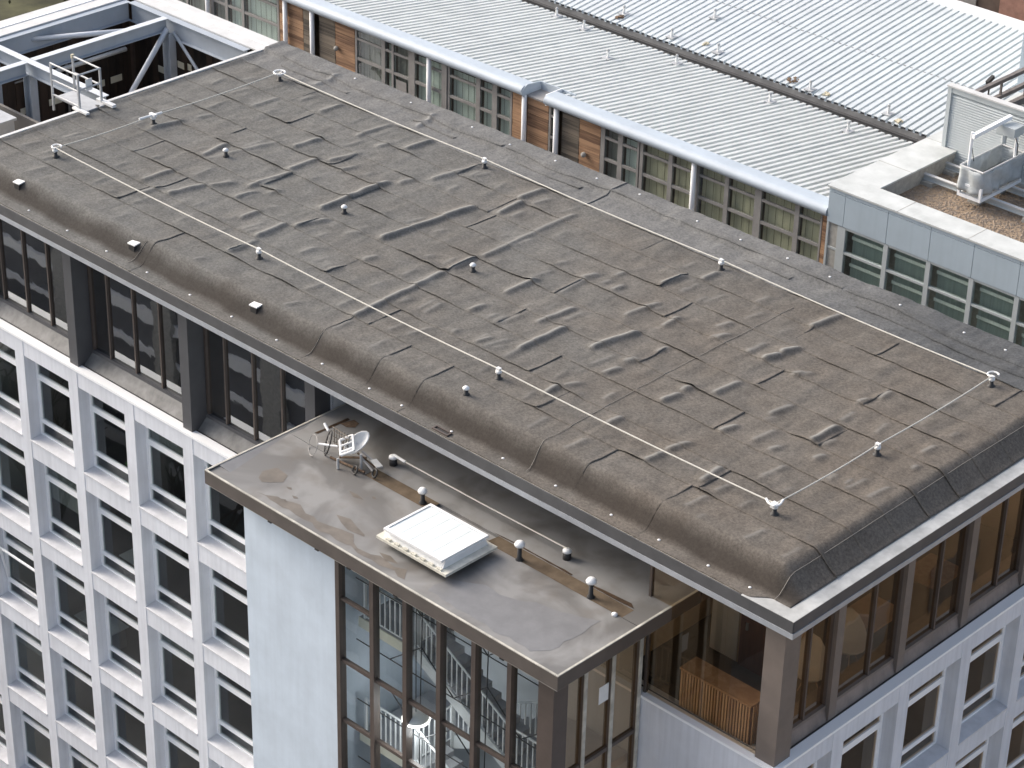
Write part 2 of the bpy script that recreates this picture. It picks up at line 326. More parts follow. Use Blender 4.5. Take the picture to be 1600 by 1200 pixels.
WLOC = {}
def mesh_of(name, mb, mt, smooth=False, off=(0,0,0)):
    me = bpy.data.meshes.new(name)
    me.from_pydata([(x-off[0], y-off[1], z-off[2]) for x, y, z in mb.v], [], mb.f)
    me.materials.append(MT[mt] if isinstance(mt, str) else mt)
    if smooth:
        for p in me.polygons: p.use_smooth = True
    me.update(); return me
def wl_of(o): return WLOC.get(o.as_pointer(), (0,0,0)) if o else (0,0,0)
def link(name, me, parent=None, loc=None):
    """a mesh object; loc is a world position (default: the parent's own)"""
    o = bpy.data.objects.new(name, me); COL.objects.link(o)
    p = wl_of(parent); w = p if loc is None else loc
    if parent: o.parent = parent
    o.location = (w[0]-p[0], w[1]-p[1], w[2]-p[2]); WLOC[o.as_pointer()] = tuple(w)
    return o
def obj(name, mb, mt, parent=None, smooth=False, loc=None):
    """mb in world coordinates"""
    p = wl_of(parent); w = p if loc is None else loc
    return link(name, mesh_of(name, mb, mt, smooth, w), parent, w)
def tag(o, label, cat, group=None, kind=None):
    if label: o['label'] = label
    if cat: o['category'] = cat
    if group: o['group'] = group
    if kind: o['kind'] = kind
    return o
def thing(name, loc, label, cat, group=None):
    o = bpy.data.objects.new(name, None); COL.objects.link(o); o.location = loc; o.empty_display_size = 0.3
    WLOC[o.as_pointer()] = tuple(loc); return tag(o, label, cat, group)
def kids(o): return [c for c in bpy.data.objects if c.parent == o]
def copy_tree(o, parent=None, children=None):
    children = children if children is not None else {}
    c = o.copy(); COL.objects.link(c); c.parent = parent if parent else o.parent
    for ch in children.get(o.name, []): copy_tree(ch, c, children)
    return c
def child_map(root):
    d = {}
    def rec(o):
        d[o.name] = list(o.children)
        for c in o.children: rec(c)
    bpy.context.view_layer.update(); rec(root); return d
def structure(name, mb, mt):
    o = obj(name, mb, mt); o['kind'] = 'structure'; return o

# ---------------------------------------------------------------- value noise for the felt
_rng = np.random.RandomState(3); _tab = _rng.rand(256, 256)
def vnoise(x, y):
    xi = np.floor(x).astype(int); yi = np.floor(y).astype(int); fx = x - xi; fy = y - yi
    fx = fx*fx*(3-2*fx); fy = fy*fy*(3-2*fy)
    g = lambda a, b: _tab[a % 256, b % 256]
    return (g(xi,yi)*(1-fx) + g(xi+1,yi)*fx)*(1-fy) + (g(xi,yi+1)*(1-fx) + g(xi+1,yi+1)*fx)*fy
def sstep(a, b, t):
    t = np.clip((t-a)/(b-a), 0, 1); return t*t*(3-2*t)
# ---------------------------------------------------------------- ridges in the felt: x0, y0, x1, y1, strength (metres on the roof)
RIDGES = [(-27.22, 5.38, -27.02, 6.41, 1), (-24.75, 5.22, -24.95, 6.29, 1.1), (-24.51, 5.19, -24.09, 7.44, 0.5), (-23.51, 7.42, -23.4, 8.43, 1), (-22.47, 6.31, -22.46, 7.47, 1), (-22.43, 4.85, -22.26, 6.34, 1), (-22.1, 4.11, -22.01, 4.84, 1), (-21.77, 4.91, -21.58, 5.38, 0.5), (-23.51, 2.98, -23.26, 4.16, 1), (-23.15, 4.09, -22.84, 4.78, 0.8), (-24.67, 3.03, -24.61, 4.12, 0.9), (-24.06, 2.48, -23.99, 3.1, 0.8), (-21.08, 3.41, -21.09, 4.11, 0.8), (-19.94, 2.98, -20.0, 4.12, 1), (-19.71, 4.08, -19.46, 5.04, 0.9), (-20.0, 5.25, -20.05, 7.83, 1.3), (-22.87, 9.2, -22.84, 10.56, 0.7), (-24.85, 9.56, -24.77, 10.49, 0.9), (-21.26, 9.52, -21.18, 10.6, 1), (-22.16, 7.49, -21.95, 8.49, 0.8), (-21.45, 7.29, -21.35, 7.87, 0.6), (-26.47, 8.47, -26.42, 9.49, 0.7), (-26.41, 10.81, -26.4, 11.83, 0.7), (-22.17, 10.86, -22.34, 11.82, 0.8), (-17.11, 4.06, -17.03, 4.55, 0.6), (-18.56, 4.78, -18.25, 5.19, 0.4), (-19.81, 7.9, -19.7, 8.39, 0.6), (-26.95, 6.79, -26.78, 7.39, 0.6), (-25.62, 4.11, -25.53, 4.49, 0.5), (-19.78, 1.9, -19.78, 2.91, 0.9), (-21.94, 9.09, -21.83, 9.6, 0.8), (-17.67, 5.21, -17.35, 8.41, 1.4), (-16.61, 8.48, -16.69, 9.56, 1.1), (-16.89, 9.53, -16.8, 10.53, 1), (-19.4, 8.71, -19.04, 10.42, 0.8), (-15.13, 6.38, -15.23, 10.02, 0.8), (-15.0, 1.83, -15.21, 5.17, 1.2), (-15.21, 5.32, -15.22, 6.29, 1), (-13.36, 5.37, -13.3, 6.53, 1), (-11.74, 4.8, -11.63, 6.11, 1), (-11.13, 3.54, -11.06, 5.21, 1.2), (-13.33, 4.1, -13.23, 4.66, 0.8), (-12.78, 2.97, -12.83, 3.29, 0.6), (-12.06, 3.0, -11.94, 3.56, 0.8), (-17.15, 4.1, -17.0, 4.58, 0.6), (-19.71, 4.08, -19.46, 5.04, 0.9), (-19.82, 7.99, -19.71, 8.48, 0.7), (-12.59, 7.34, -12.41, 7.85, 0.8), (-12.39, 6.36, -12.48, 7.45, 0.6), (-11.6, 7.37, -11.58, 7.89, 0.8), (-12.1, 8.05, -12.05, 8.48, 0.7), (-10.95, 8.5, -10.88, 9.4, 1), (-10.44, 9.47, -10.4, 10.15, 0.9), (-10.51, 6.62, -10.35, 7.81, 0.7), (-9.48, 6.86, -9.51, 7.61, 0.8), (-9.96, 4.8, -9.69, 6.29, 1.2), (-8.96, 4.1, -8.83, 4.68, 0.9), (-8.99, 4.86, -8.8, 5.27, 0.8), (-8.74, 5.78, -8.71, 6.27, 0.7), (-8.2, 7.32, -8.14, 7.79, 0.8), (-7.27, 7.38, -7.21, 7.67, 0.6), (-6.52, 5.24, -6.44, 6.19, 0.9), (-7.15, 4.11, -7.05, 4.74, 1), (-7.13, 4.82, -7.09, 5.18, 0.9), (-7.31, 2.44, -7.27, 2.99, 0.9), (-5.33, 4.04, -5.23, 4.6, 0.9), (-9.23, 2.42, -9.28, 3.01, 1.1), (-9.18, 3.01, -8.99, 3.47, 0.7), (-8.59, 7.79, -8.45, 8.35, 0.6), (-5.05, 5.41, -4.91, 6.23, 0.7), (-3.62, 5.16, -3.64, 6.19, 1.2), (-3.93, 7.29, -3.91, 7.75, 0.8), (-3.71, 7.85, -3.75, 8.39, 0.8), (-1.36, 5.84, -1.35, 6.13, 0.6), (-1.61, 6.55, -1.56, 7.09, 0.6), (-4.07, 4.19, -3.95, 4.61, 0.7), (-3.13, 4.59, -3.03, 4.98, 0.7), (-5.66, 1.86, -5.61, 2.5, 0.9), (-5.65, 2.55, -5.46, 3.25, 0.8), (-4.25, 2.09, -4.33, 2.95, 1), (-6.78, 7.35, -6.61, 7.9, 1.2), (-6.68, 7.9, -6.49, 8.48, 1.2), (-6.98, 9.44, -6.84, 10.62, 1), (-5.85, 7.27, -5.64, 7.64, 0.7), (-8.32, 7.26, -8.06, 7.84, 0.6), (-7.24, 7.32, -7.2, 7.66, 0.6)]
LAPS = [1.87, 2.97, 4.08, 5.17, 6.30, 7.36, 8.43, 9.50, 10.60]
CUTS = {0: [-21.43, -15.0, -13.01, -11.58, -6.42, -4.28], 1: [-24.2, -19.78, -14.5, -8.9, -4.1], 2: [-23.95, -17.2, -10.2],
        3: [-26.3, -19.6, -12.4, -5.5], 4: [-22.2, -15.2, -8.7, -3.4], 5: [-25.4, -19.9, -12.5, -6.1], 6: [-21.9, -16.6, -9.8, -3.8],
        7: [-24.85, -16.9, -10.9, -6.9], 8: [-26.0, -19.1, -12.6, -5.0, -1.65], 9: [-15.4]}
ZR = 0.88
_rr = random.Random(21)
for _k in range(150):          # small creases between the big ones, each starting at a lap
    _s = _rr.randrange(0, 9); _y = ([0.9] + LAPS)[_s] + _rr.uniform(0, .25); _x = _rr.uniform(-29, -1); _l = _rr.uniform(.25, .8)
    RIDGES.append((_x, _y, _x + _rr.uniform(-.1, .15), _y + _l, _rr.uniform(.18, .5)))
X_L, X_R = -29.43, -0.33
def roof_z(x, y, wear=False):  # wear: also return the crest mask for rubbing and painted highlight
    bx0, bx1, by0, by1 = x.min()-0.6, x.max()+0.6, y.min()-0.3, y.max()+0.3
    b = -x
    z = 0.41 + (ZR - 0.41) * sstep(0.36, 0.92, y + 0.04*(vnoise(x*1.1, y*0+3)-0.5)) * sstep(0.26, 1.02, b)
    z = z + 0.035*np.exp(-((y-0.98)/0.22)**2)*sstep(0.3, 1.2, b)                 # rounded crest of the eave
    flat = sstep(0.95, 1.5, y) * sstep(0.8, 1.4, b)
    w = np.zeros_like(x); cr = np.zeros_like(x)
    for (x0, y0, x1, y1, h) in RIDGES:
        if y0 > y1: x0, y0, x1, y1 = x1, y1, x0, y0
        if max(x0, x1) < bx0 or min(x0, x1) > bx1 or y1 < by0 or y0 > by1: continue
        dx, dy = x1-x0, y1-y0; L = math.hypot(dx, dy)
        t = ((x-x0)*dx + (y-y0)*dy) / L
        px = x0 + dx*t/L; dd = (x - px) + 0.03*(vnoise(y*2.3 + x0, x*0 + y0)-0.5)
        prof = np.where(dd > 0, np.exp(-(np.abs(dd)/0.095)**2), np.exp(-(np.abs(dd)/0.17)**1.6))
        prof *= sstep(-0.10, 0.12, t) * (1 - sstep(L-0.2, L+0.12, t)) * (0.8 + 0.4*vnoise(t*3, x*0 + x0))
        w = np.maximum(w, 0.078*h*prof)
        cr = np.maximum(cr, h*np.exp(-((dd+0.035)/0.055)**2)*sstep(0.35, 0.8, prof))
    z = z + w*np.maximum(flat, sstep(0.7, 1.0, y)*0.6)
    n = (vnoise(x*1.3 + 40, y*0.7) - 0.5)*0.026 + (vnoise(x*3.1, y*1.4 + 20) - 0.5)*0.026 + (vnoise(x*7 + 9, y*2.6) - 0.5)*0.014
    z = z + n*(0.25 + 0.75*flat)
    # kerb along the back edge
    z = z + 0.10*sstep(11.44, 11.56, y + 0.10*(vnoise(x*0.9, y*0 + 7)-0.5)) * (0.85 + 0.3*vnoise(x*0.8, y*0 + 11))
    z = z + 0.05*np.exp(-((x+29.4)/0.12)**2)
    return (z, np.clip(cr, 0, 1.2)) if wear else z
def front_edge(x):
    return 0.035 + 0.30*sstep(-1.25, -0.75, x) + 0.03*(vnoise(x*2.1, x*0 + 2)-0.5)*sstep(-2, -1, x)

def felt_sheet(x0, x1, ya, yb, lift, seed):
    """one sheet of felt with its own thickness: its near edge laps over the sheet below"""
    nx = max(3, int(round((x1-x0)/0.045))); ny = max(4, int(round((yb-ya)/0.062)))
    xs = np.linspace(x0, x1, nx+1); ts = np.linspace(0, 1, ny+1)
    X, T = np.meshgrid(xs, ts)
    lo = front_edge(X) if ya < 0.5 else ya + 0.018*(vnoise(X*1.7 + seed, X*0 + seed)-0.5)
    if ya < 0.5: lo = np.maximum(lo, 0)
    Y = lo + (yb - lo)*T
    Z, CRW = roof_z(X, Y, True)
    d = Y - lo
    if lift > 0:
        ed = 0.018 + 0.090*np.clip(vnoise(X*0.9 + seed*3, X*0 + seed)-0.42, 0, 1)*np.exp(-(d/0.12)**2)
        Z = Z + np.where(d < 0.45, ed - 0.010*sstep(0.1, 0.4, d), ed - 0.010)
    else: Z = Z + 0.004
    Z = Z + 0.022*np.exp(-((x1 - X)/0.09)**2)*sstep(0.3, 0.5, vnoise(Y*1.9 + seed, Y*0 + seed*5)) * (x1 < -0.6) * sstep(0.75, 1.0, Y)
    V = np.stack([X, Y, Z], -1).reshape(-1, 3)
    w = nx + 1
    i = (np.arange(ny)[:, None]*w + np.arange(nx)[None, :]).reshape(-1)
    F = np.stack([i, i+1, i+1+w, i+w], -1).tolist()
    # skirts at the near edge and at the right-hand end give the sheet its edge
    k = len(V)
    front = V[:w].copy(); front[:, 2] -= 0.009 if lift > 0 else 0.03
    right = V[nx::w].copy(); right[:, 2] -= 0.012
    V = np.concatenate([V, front, right])
    F += [[j, k+j, k+j+1, j+1] for j in range(nx)]
    k2 = k + w
    F += [[nx + j*w, k2+j, k2+j+1, nx + (j+1)*w] for j in range(ny)]
    mb = MB(); mb.v = V.tolist(); mb.f = F
    mb.wear = np.concatenate([CRW.reshape(-1), CRW[0], CRW[:, -1]]); return mb

# ---------------------------------------------------------------- ground
g = MB().box(-900, 500, -400, 900, -24.5, -24.0); structure('ground', g, 'ground')
lawn = MB().box(-140, -62, 22, 90, -24.02, -23.9); structure('lawn', lawn, 'grass')

# ---------------------------------------------------------------- office building
B = thing('office_building', (-15, 7, -24), 'white gridded office building with glazed top storey and large dark felt roof', 'building')
XO = [-27.0 + 2.45*k for k in range(-4, 6)]; WO = 2.04; ZT = -4.40; FH = 3.315; HO = 2.74
YF = 0.36; XF = -0.36; YW = 2.42
rows = [ZT - FH*i for i in range(6)]
wall = MB()
# front facade: piers, spandrels
xs_open = [x for x in XO if x < -14.4]
edges = [-40.0] + sum([[x, x+WO] for x in xs_open], []) + [-12.0]
for a, b in zip(edges[0::2], edges[1::2]): wall.box(a, b, YF, YF+0.5, -24, -3.9)
for x in xs_open:
    wall.box(x, x+WO, YF+0.012, YF+0.5, ZT, -3.9)
    for i, zt in enumerate(rows):
        zb = zt - HO; zn = rows[i+1] if i+1 < len(rows) else -24
        wall.box(x, x+WO, YF+0.012, YF+0.5, zn, zb)
wall.box(-12.0, XF-0.02, YF+0.01, YF+0.5, -24, -3.9)
# right facade
yo = [0.86] + [YW + 0.41 + 2.45*k for k in range(0, 7)]; yw = [YW-0.86] + [2.04]*7
ed = [YF+0.502] + sum([[a, a+b] for a, b in zip(yo, yw)], []) + [22.0]
ed[0] = YF + 0.0
for a, b in zip(ed[0::2], ed[1::2]): wall.box(XF-0.5, XF, a, b, -24, -3.9) if a > 0.5 else wall.box(XF-0.018, XF, a, b, -24, -3.9)
for a, w_ in zip(yo, yw):
    wall.box(XF-0.5, XF-0.012, a, a+w_, ZT, -3.9)
    for i, zt in enumerate(rows):
        zn = rows[i+1] if i+1 < len(rows) else -24
        wall.box(XF-0.5, XF-0.012, a, a+w_, zn, zt-HO)
obj('wall', wall, 'white_wall', B)
back = MB().box(-40, -0.9, 12.1, 12.4, -24, 0.3).box(-40.2, -40, 0.36, 12.4, -24, -3.9).box(-29.9, -29.45, 0.9, 12.1, -24, 0.3)
obj('rear_wall', back, 'bounce_brick', B)  # unseen wall, made pale to bounce light across the alley
# coping and ledge below the glazed storey
obj('coping', MB().box(-40, XF+0.03, YF-0.03, YF+0.24, -3.898, -3.83).box(XF-0.24, XF+0.03, YF+0.242, 22, -3.898, -3.83), 'frame_white', B)
obj('coping_seal', MB().box(-40, XF-0.21, YF+0.242, YF+0.28, -3.898, -3.825).box(XF-0.28, XF-0.242, YF+0.30, 22, -3.898, -3.825), 'black', B)
obj('ledge', MB().extr([(YF+0.282, -4.16), (YF+0.282, -3.87), (0.98, -3.56), (1.3, -3.56), (1.3, -4.16)], 'x', -40, -14.2), 'ledge', B)
obj('ledge', MB().extr([(XF-0.282, -4.16), (XF-0.282, -3.87), (-0.74, -3.50), (-1.3, -3.50), (-1.3, -4.16)], 'y', 1.0, 22), 'ledge_warm', B)
# rooms behind the windows: floor slabs, back walls
rm = MB()
for i, zt in enumerate(rows):
    zf = zt - FH + 0.12
    rm.box(-39.9, -0.9, YF+0.51, 12.0, zf-0.3, zf)
rm.box(-39.9, -0.9, YF+0.9, 12.0, -4.3, -4.17)
obj('floor', rm, 'room_floor', B)
pw = MB().box(-39.9, -5.2, 5.0, 5.15, -24, -4.31).box(-5.3, -5.15, 5.2, 12, -24, -4.31)
for x in XO[::2]: pw.box(x-0.26, x-0.14, 0.9, 4.99, -24, -4.31)
for y in (2.6, 7.5): pw.box(-5.14, -0.9, y, y+0.1, -24, -4.31)
obj('partition', pw, 'room', B)

# one window, then copies
fr = MB(); W_, H_ = WO, HO; ya, yb = 0.36, 0.45
fr.box(0, 0.09, ya, yb, 0, H_).box(W_-0.09, W_, ya, yb, 0, H_)
fr.box(0.09, W_-0.09, ya, yb, 0, 0.13).box(0.09, W_-0.09, ya, yb, 0.48, 0.61).box(0.09, W_-0.09, ya, yb, 1.88, 2.06).box(0.09, W_-0.09, ya, yb, H_-0.12, H_)
fr.box(0.09, 0.12, ya+0.015, yb, 0.61, 1.88).box(W_-0.12, W_-0.09, ya+0.015, yb, 0.61, 1.88)
FRAME = mesh_of('window', fr, 'frame_white')
SILL = mesh_of('sill', MB().extr([(-0.02, -0.03), (-0.02, 0.02), (0.36, 0.075), (0.36, -0.03)], 'x', 0.003, W_-0.003), 'sill')
PANES = [mesh_of('pane', MB().box(0.08, W_-0.08, 0.40, 0.412, a, b), 'glass') for a, b in ((0.12, 0.49), (0.60, 1.89), (2.05, H_-0.11))]
fr2 = MB(); w2 = yw[0]
fr2.box(0, 0.09, ya, yb, 0, H_).box(w2-0.09, w2, ya, yb, 0, H_)
for a, b in ((0, .13), (.48, .61), (1.88, 2.06), (H_-.12, H_)): fr2.box(0.09, w2-0.09, ya, yb, a, b)
FRAME2 = mesh_of('window', fr2, 'frame_white')
SILL2 = mesh_of('sill', MB().extr([(-0.02, -0.03), (-0.02, 0.02), (0.36, 0.075), (0.36, -0.03)], 'x', 0.003, w2-0.003), 'sill')
PANES2 = [mesh_of('pane', MB().box(0.08, w2-0.08, 0.40, 0.412, a, b), 'glass_brown') for a, b in ((0.12, 0.49), (0.60, 1.89), (2.05, H_-0.11))]
PANES_R = [mesh_of('pane', MB().box(0.08, W_-0.08, 0.40, 0.412, a, b), 'glass_brown') for a, b in ((0.12, 0.49), (0.60, 1.89), (2.05, H_-0.11))]
# a casement that stands ajar
ajar_fr = MB().box(0.09, 0.14, -0.03, 0.03, 0, 1.25).box(1.88, 1.93, -0.03, 0.03, 0, 1.25).box(0.14, 1.88, -0.03, 0.03, 0, 0.05).box(0.14, 1.88, -0.03, 0.03, 1.2, 1.25)
BLINDS = {(0, 6): 0.9, (1, 4): 1.4, (2, 6): 0.7, (3, 3): 1.1, (4, 5): 0.8, (3, 7): 0.6, (5, 4): 1.3}
for i, zt in enumerate(rows):
    for k, x in enumerate(xs_open):
        w = link('window', FRAME, B, (x, YF, zt-HO))
        s = link('sill', SILL, w)
        ajar = (i == 2 and k == 3)
        for j, pm in enumerate(PANES):
            if ajar and j == 1:
                c = link('casement', mesh_of('casement', ajar_fr, 'frame_white'), w, (x, YF+0.36, zt-HO+0.62))
                c.rotation_euler = (math.radians(10), 0, 0); c.location.y -= 0.02; c['label'] = 'casement standing ajar'
                link('pane', pm, w)
            else: link('pane', pm, w)
        if (i, k) in BLINDS:
            bo_ = BLINDS[(i, k)]; link('roller_blind', mesh_of('roller_blind', MB().box(0.1, W_-0.1, 0.47, 0.48, H_-0.1-bo_, H_-0.1), 'blind_dark'), w)
for i, zt in enumerate(rows[:4]):
    for k, (a, w_) in enumerate(zip(yo, yw)):
        if k > 5: continue
        w = link('window', FRAME2 if k == 0 else FRAME, B, (XF, a, zt-HO)); w.rotation_euler = (0, 0, math.pi/2)
        for me in [SILL2 if k == 0 else SILL] + (PANES2 if k == 0 else PANES_R):
            c = link(me.name.split('.')[0], me, w); c.location = (0, 0, 0)

# glazed top storey
YG, XG = 1.05, -0.80
cx = [-34.26, -29.43, -24.60, -19.78, -14.95]
cm = MB().box(-0.36, 0, 0, 0.52, -4.02, -0.12); CM = mesh_of('column', cm, 'column')
for x in cx: link('column', CM, B, (x, 0.47, 0))
CMR = mesh_of('column', MB().box(-0.36, -0.14, 0, 0.26, -3.80, -0.12), 'column_warm')
for y in (2.52, 5.02, 7.52, 10.0, 12.5): link('column', CMR, B, (XF-0.12, y, 0))
obj('corner_column', MB().box(-0.98, -0.46, 0.44, 0.98, -4.02, -0.12), 'column_warm', B)
mull = []
for x in cx:
    mull += [x-0.60, x-0.42, x+0.06] + [x+0.80+1.10*k for k in range(3)]
mull = sorted(mm_ for mm_ in mull if -36 < mm_ < -14.85)
MU = mesh_of('mullion', MB().box(-0.028, 0.028, -0.07, 0.07, -3.46, -0.1), 'bronze')
for x in mull: link('mullion', MU, B, (x, YG, 0))
for a, b in zip(mull[:-1], mull[1:]):
    obj('pane', MB().box(a+0.026, b-0.026, YG-0.006, YG+0.006, -3.47, -0.1), 'glass_pent', B)
for a, b in [(c_-0.60, c_+0.06) for c_ in cx if c_ < -15]:      # boarded piece behind each column
    obj('jamb_panel', MB().box(a+0.03, b-0.03, YG-0.05, YG-0.02, -3.46, -0.1), 'bronze', B)
obj('sill_rail', MB().box(-36, -14.9, YG-0.09, YG+0.09, -3.559, -3.46), 'column', B)
my = []
for y in (0.98, 2.52, 5.02, 7.52, 10.0): my += [y, y+0.40, y+1.55] if y > 1 else [1.0, 1.75]
my += [12.5]
for y in my: obj('mullion', MB().box(XG-0.07, XG+0.07, y-0.028, y+0.028, -3.46, -0.1), 'bronze', B)
for a, b in zip(my[:-1], my[1:]):
    obj('pane', MB().box(XG-0.006, XG+0.006, a+0.026, b-0.026, -3.43, -0.1), 'glass_brown', B)
obj('sill_rail', MB().box(XG-0.09, XG+0.09, 1.14, 13, -3.499, -3.42), 'column_warm', B)
# bay between stair tower and corner, glazed to the outer line
for a, b in ((-4.12, -2.05), (-2.05, -0.98)):
    obj('pane', MB().box(a, b, 0.50, 0.512, -3.95, -0.1), 'glass_corner', B)
obj('mullion', MB().box(-4.18, -4.12, 0.46, 0.56, -3.95, -0.1), 'bronze', B)
obj('sill_rail', MB().box(-4.2, -0.99, 0.44, 0.62, -4.1, -3.95), 'bronze', B)
# rooms of the top storey
obj('floor', MB().box(-36, -0.9, 1.32, 11.9, -4.12, -4.0).box(-4.1, -0.98, 0.66, 1.31, -4.12, -4.0), 'room_floor', B)
obj('partition', MB().box(-36, -5.2, 4.6, 4.7, -3.99, -0.1).box(-36, -35.9, 1.2, 4.59, -3.99, -.1), 'room', B)
obj('partition', MB().box(-5.3, -5.2, 1.6, 4.59, -3.99, -0.1).box(-5.19, -4.4, 4.2, 4.3, -3.99, -0.1).box(-2.3, -2.2, 3.01, 3.6, -3.99, -0.1), 'room_brown', B)
obj('partition', MB().box(-4.38, -2.3, 3.0, 3.1, -3.99, -0.1).box(-4.6, -4.4, 4.0, 11.9, -3.99, -0.1), 'room_brown', B)
pn = obj('wall_panel', MB().box(-4.34, -3.58, 2.96, 2.995, -3.95, -0.3), 'column', B); pn.data.materials[0] = MT['white']; pn['label'] = 'pale grey wall panel'
dr = obj('door', MB().box(-3.5, -2.5, 2.95, 2.995, -3.98, -0.5), 'door', B); dr['label'] = 'brown inner door'
obj('handle', MB().box(-3.34, -3.28, 2.92, 2.948, -2.95, -2.75), 'trim', dr)
# white end wall piece seen where the tower meets the glazed storey
obj('end_wall', MB().box(-14.95, -14.86, 0.98, 1.6, -3.5, -0.1), 'white_wall', B)

# ---------------------------------------------------------------- roof of the office building
slab = MB().box(-29.9, -0.02, 0.02, 12.3, -0.02, 0.38)
R = obj('roof', slab, 'soffit', B)
obj('fascia', MB().box(-29.9, 0.0, -0.012, 0.019, 0.10, 0.387).box(-0.019, 0.012, 0.02, 12.3, 0.10, 0.387), 'fascia', R)
obj('lower_trim', MB().box(-29.9, 0.03, -0.03, 0.018, -0.03, 0.098).box(-0.018, 0.03, 0.02, 12.3, -0.03, 0.098), 'trim', R)
obj('gutter_strip', MB().box(-1.35, 0.02, -0.022, 0.42, 0.388, 0.404).box(-0.42, 0.02, 0.421, 12.3, 0.388, 0.404), 'gutter', R)
obj('verge_trim', MB().box(-29.56, -29.44, 0.6, 11.9, 0.70, 0.955).box(-29.9, -29.45, 0.02, 0.59, 0.4, 0.6), 'cap', R)
obj('deck', MB().box(-29.44, -1.05, 1.3, 12.2, 0.385, 0.78), 'fascia', R)
ys = [0.03] + LAPS + [12.25]
for i in range(len(ys)-1):
    cuts = [X_L] + sorted(CUTS[i]) + [X_R]
    for j, (a, b) in enumerate(zip(cuts[:-1], cuts[1:])):
        mb = felt_sheet(a - (0.05 if j else 0), b, ys[i] - (0.0 if i == 0 else 0.04), ys[i+1], 1 if i else 0, i*13.7 + j*5.1)
        fs_ = obj('felt_sheet', mb, 'felt_grey' if i == 9 else 'felt', R, smooth=True)
        fs_.data.attributes.new('wear', 'FLOAT', 'POINT').data.foreach_set('value', mb.wear.astype(np.float32))  # rubbed fold crests together with their painted highlight
def rz(x, y): return float(roof_z(np.array([float(x)]), np.array([float(y)]))[0])
# fixing discs along the eave and the rear kerb
DISC = mesh_of('fixing_disc', MB().lathe((0,0,0), [(0.034, 0), (0.034, 0.010), (0.015, 0.02)], 10), 'white')
for x in (-29.2, -27.7, -26.06, -24.39, -22.73, -21.07, -19.37, -17.77, -16.1, -14.46, -12.82, -11.73, -10.1, -8.47, -6.86, -5.22, -3.86, -2.5, -1.38):
    link('fixing_disc', DISC, R, (x, 0.30, rz(x, 0.30) + 0.004))
for x, y in ((-25.82,11.9),(-23.4,11.85),(-20.95,11.89),(-19.38,11.8),(-17.72,11.88),(-16.2,11.9),(-14.72,11.98),(-12.59,11.84),(-11.12,11.84),(-9.59,11.85),(-8.22,11.83),(-6.06,11.84),(-4.15,11.82),(-2.96,11.82)):
    link('fixing_disc', DISC, R, (x, y, rz(x, y) + 0.008))
of = MB(); 
of.box(-10.5, -10.0, 0.06, 0.10, 0.415, 0.45).box(-10.5, -10.0, 0.19, 0.23, 0.415, 0.45).box(-10.5, -10.46, 0.10, 0.19, 0.415, 0.45).box(-10.04, -10.0, 0.10, 0.19, 0.415, 0.45)
obj('overflow_frame', of, 'bronze', R); obj('overflow_slot', MB().box(-10.46, -10.04, 0.10, 0.19, 0.415, 0.422), 'black', R)
# loose ragged edge of the sheet along the rear kerb
for a, b, y_off in ((-28.6, -24.0, 0), (-23.9, -19.4, 0), (-19.3, -13.0, 0), (-12.9, -7.6, 0), (-7.5, -1.2, 0), (-28.2, -25.2, -.42), (-22.6, -20.9, -.40), (-18.6, -16.1, -.36), (-10.4, -8.9, -.42), (-6.9, -1.4, -.40)):
    xs = np.arange(a, b, 0.12); v0 = []; mb = MB()
    for x in xs:
        y = 11.44 + y_off + 0.12*float(vnoise(np.array([x*0.8]), np.array([5.0]))[0]); z = rz(x, y) 
        v0.append((x, y, z + 0.02 + 0.035*float(vnoise(np.array([x*1.6]), np.array([8.0]))[0])))
    k = len(v0)
    mb.v = v0 + [(x, y+0.22, rz(x, y+0.22) + 0.012) for x, y, z in v0] + [(x, y+0.01, z-0.03) for x, y, z in v0]
    mb.f = [(i, i+1, k+i+1, k+i) for i in range(k-1)] + [(2*k+i, 2*k+i+1, i+1, i) for i in range(k-1)]
    obj('flashing_strip', mb, 'felt_grey', R, smooth=True)
# lightning conductor tapes
def tape(pts, name, label):
    mb = MB(); P = []
    for (x0, y0), (x1, y1) in zip(pts[:-1], pts[1:]):
        n = max(2, int(math.hypot(x1-x0, y1-y0)/0.15))
        P += [(x0 + (x1-x0)*i/n, y0 + (y1-y0)*i/n) for i in range(n)]
    P.append(pts[-1])
    mb.path([(x, y, rz(x, y) + 0.024) for x, y in P], 0.007, 5)
    return tag(obj(name, mb, 'tape'), label, 'conductor')
tape([(-7.72, 0.25), (-7.8, 0.9), (-7.95, 5.16), (-7.92, 10.0)], 'lightning_conductor', 'thin conductor wire crossing the felt from the front eave to the rear cable')
tape([(-0.74, 0.30), (-0.76, 0.8), (-0.8, 6.9), (-0.79, 11.2)], 'lightning_conductor', 'thin conductor wire running just inside the right hand eave')
tape([(-15.02, 0.28), (-15.0, 0.6), (-15.0, 1.7)], 'lightning_conductor', 'short conductor wire over the eave right of the third cap box')
tape([(-21.85, 0.28), (-21.8, 0.5), (-21.72, 0.85)], 'lightning_conductor', 'short wire dropping over the eave below the second cap box')
# ---------------------------------------------------------------- stair tower with the lower flat roof
T = thing('stair_tower', (-9.2, -1.2, -24), 'stair tower with blank pale wall, tall brown glazing and lower flat roof', 'tower')
ZS = -1.30; TX0, TX1, TY0, TY1 = -14.83, -3.55, -3.10, 1.52
ro = MB().box(TX0+0.05, TX1-0.05, TY0+0.05, TY1, -1.58, ZS-0.051); TR = obj('roof', ro, 'stair_roof', T)
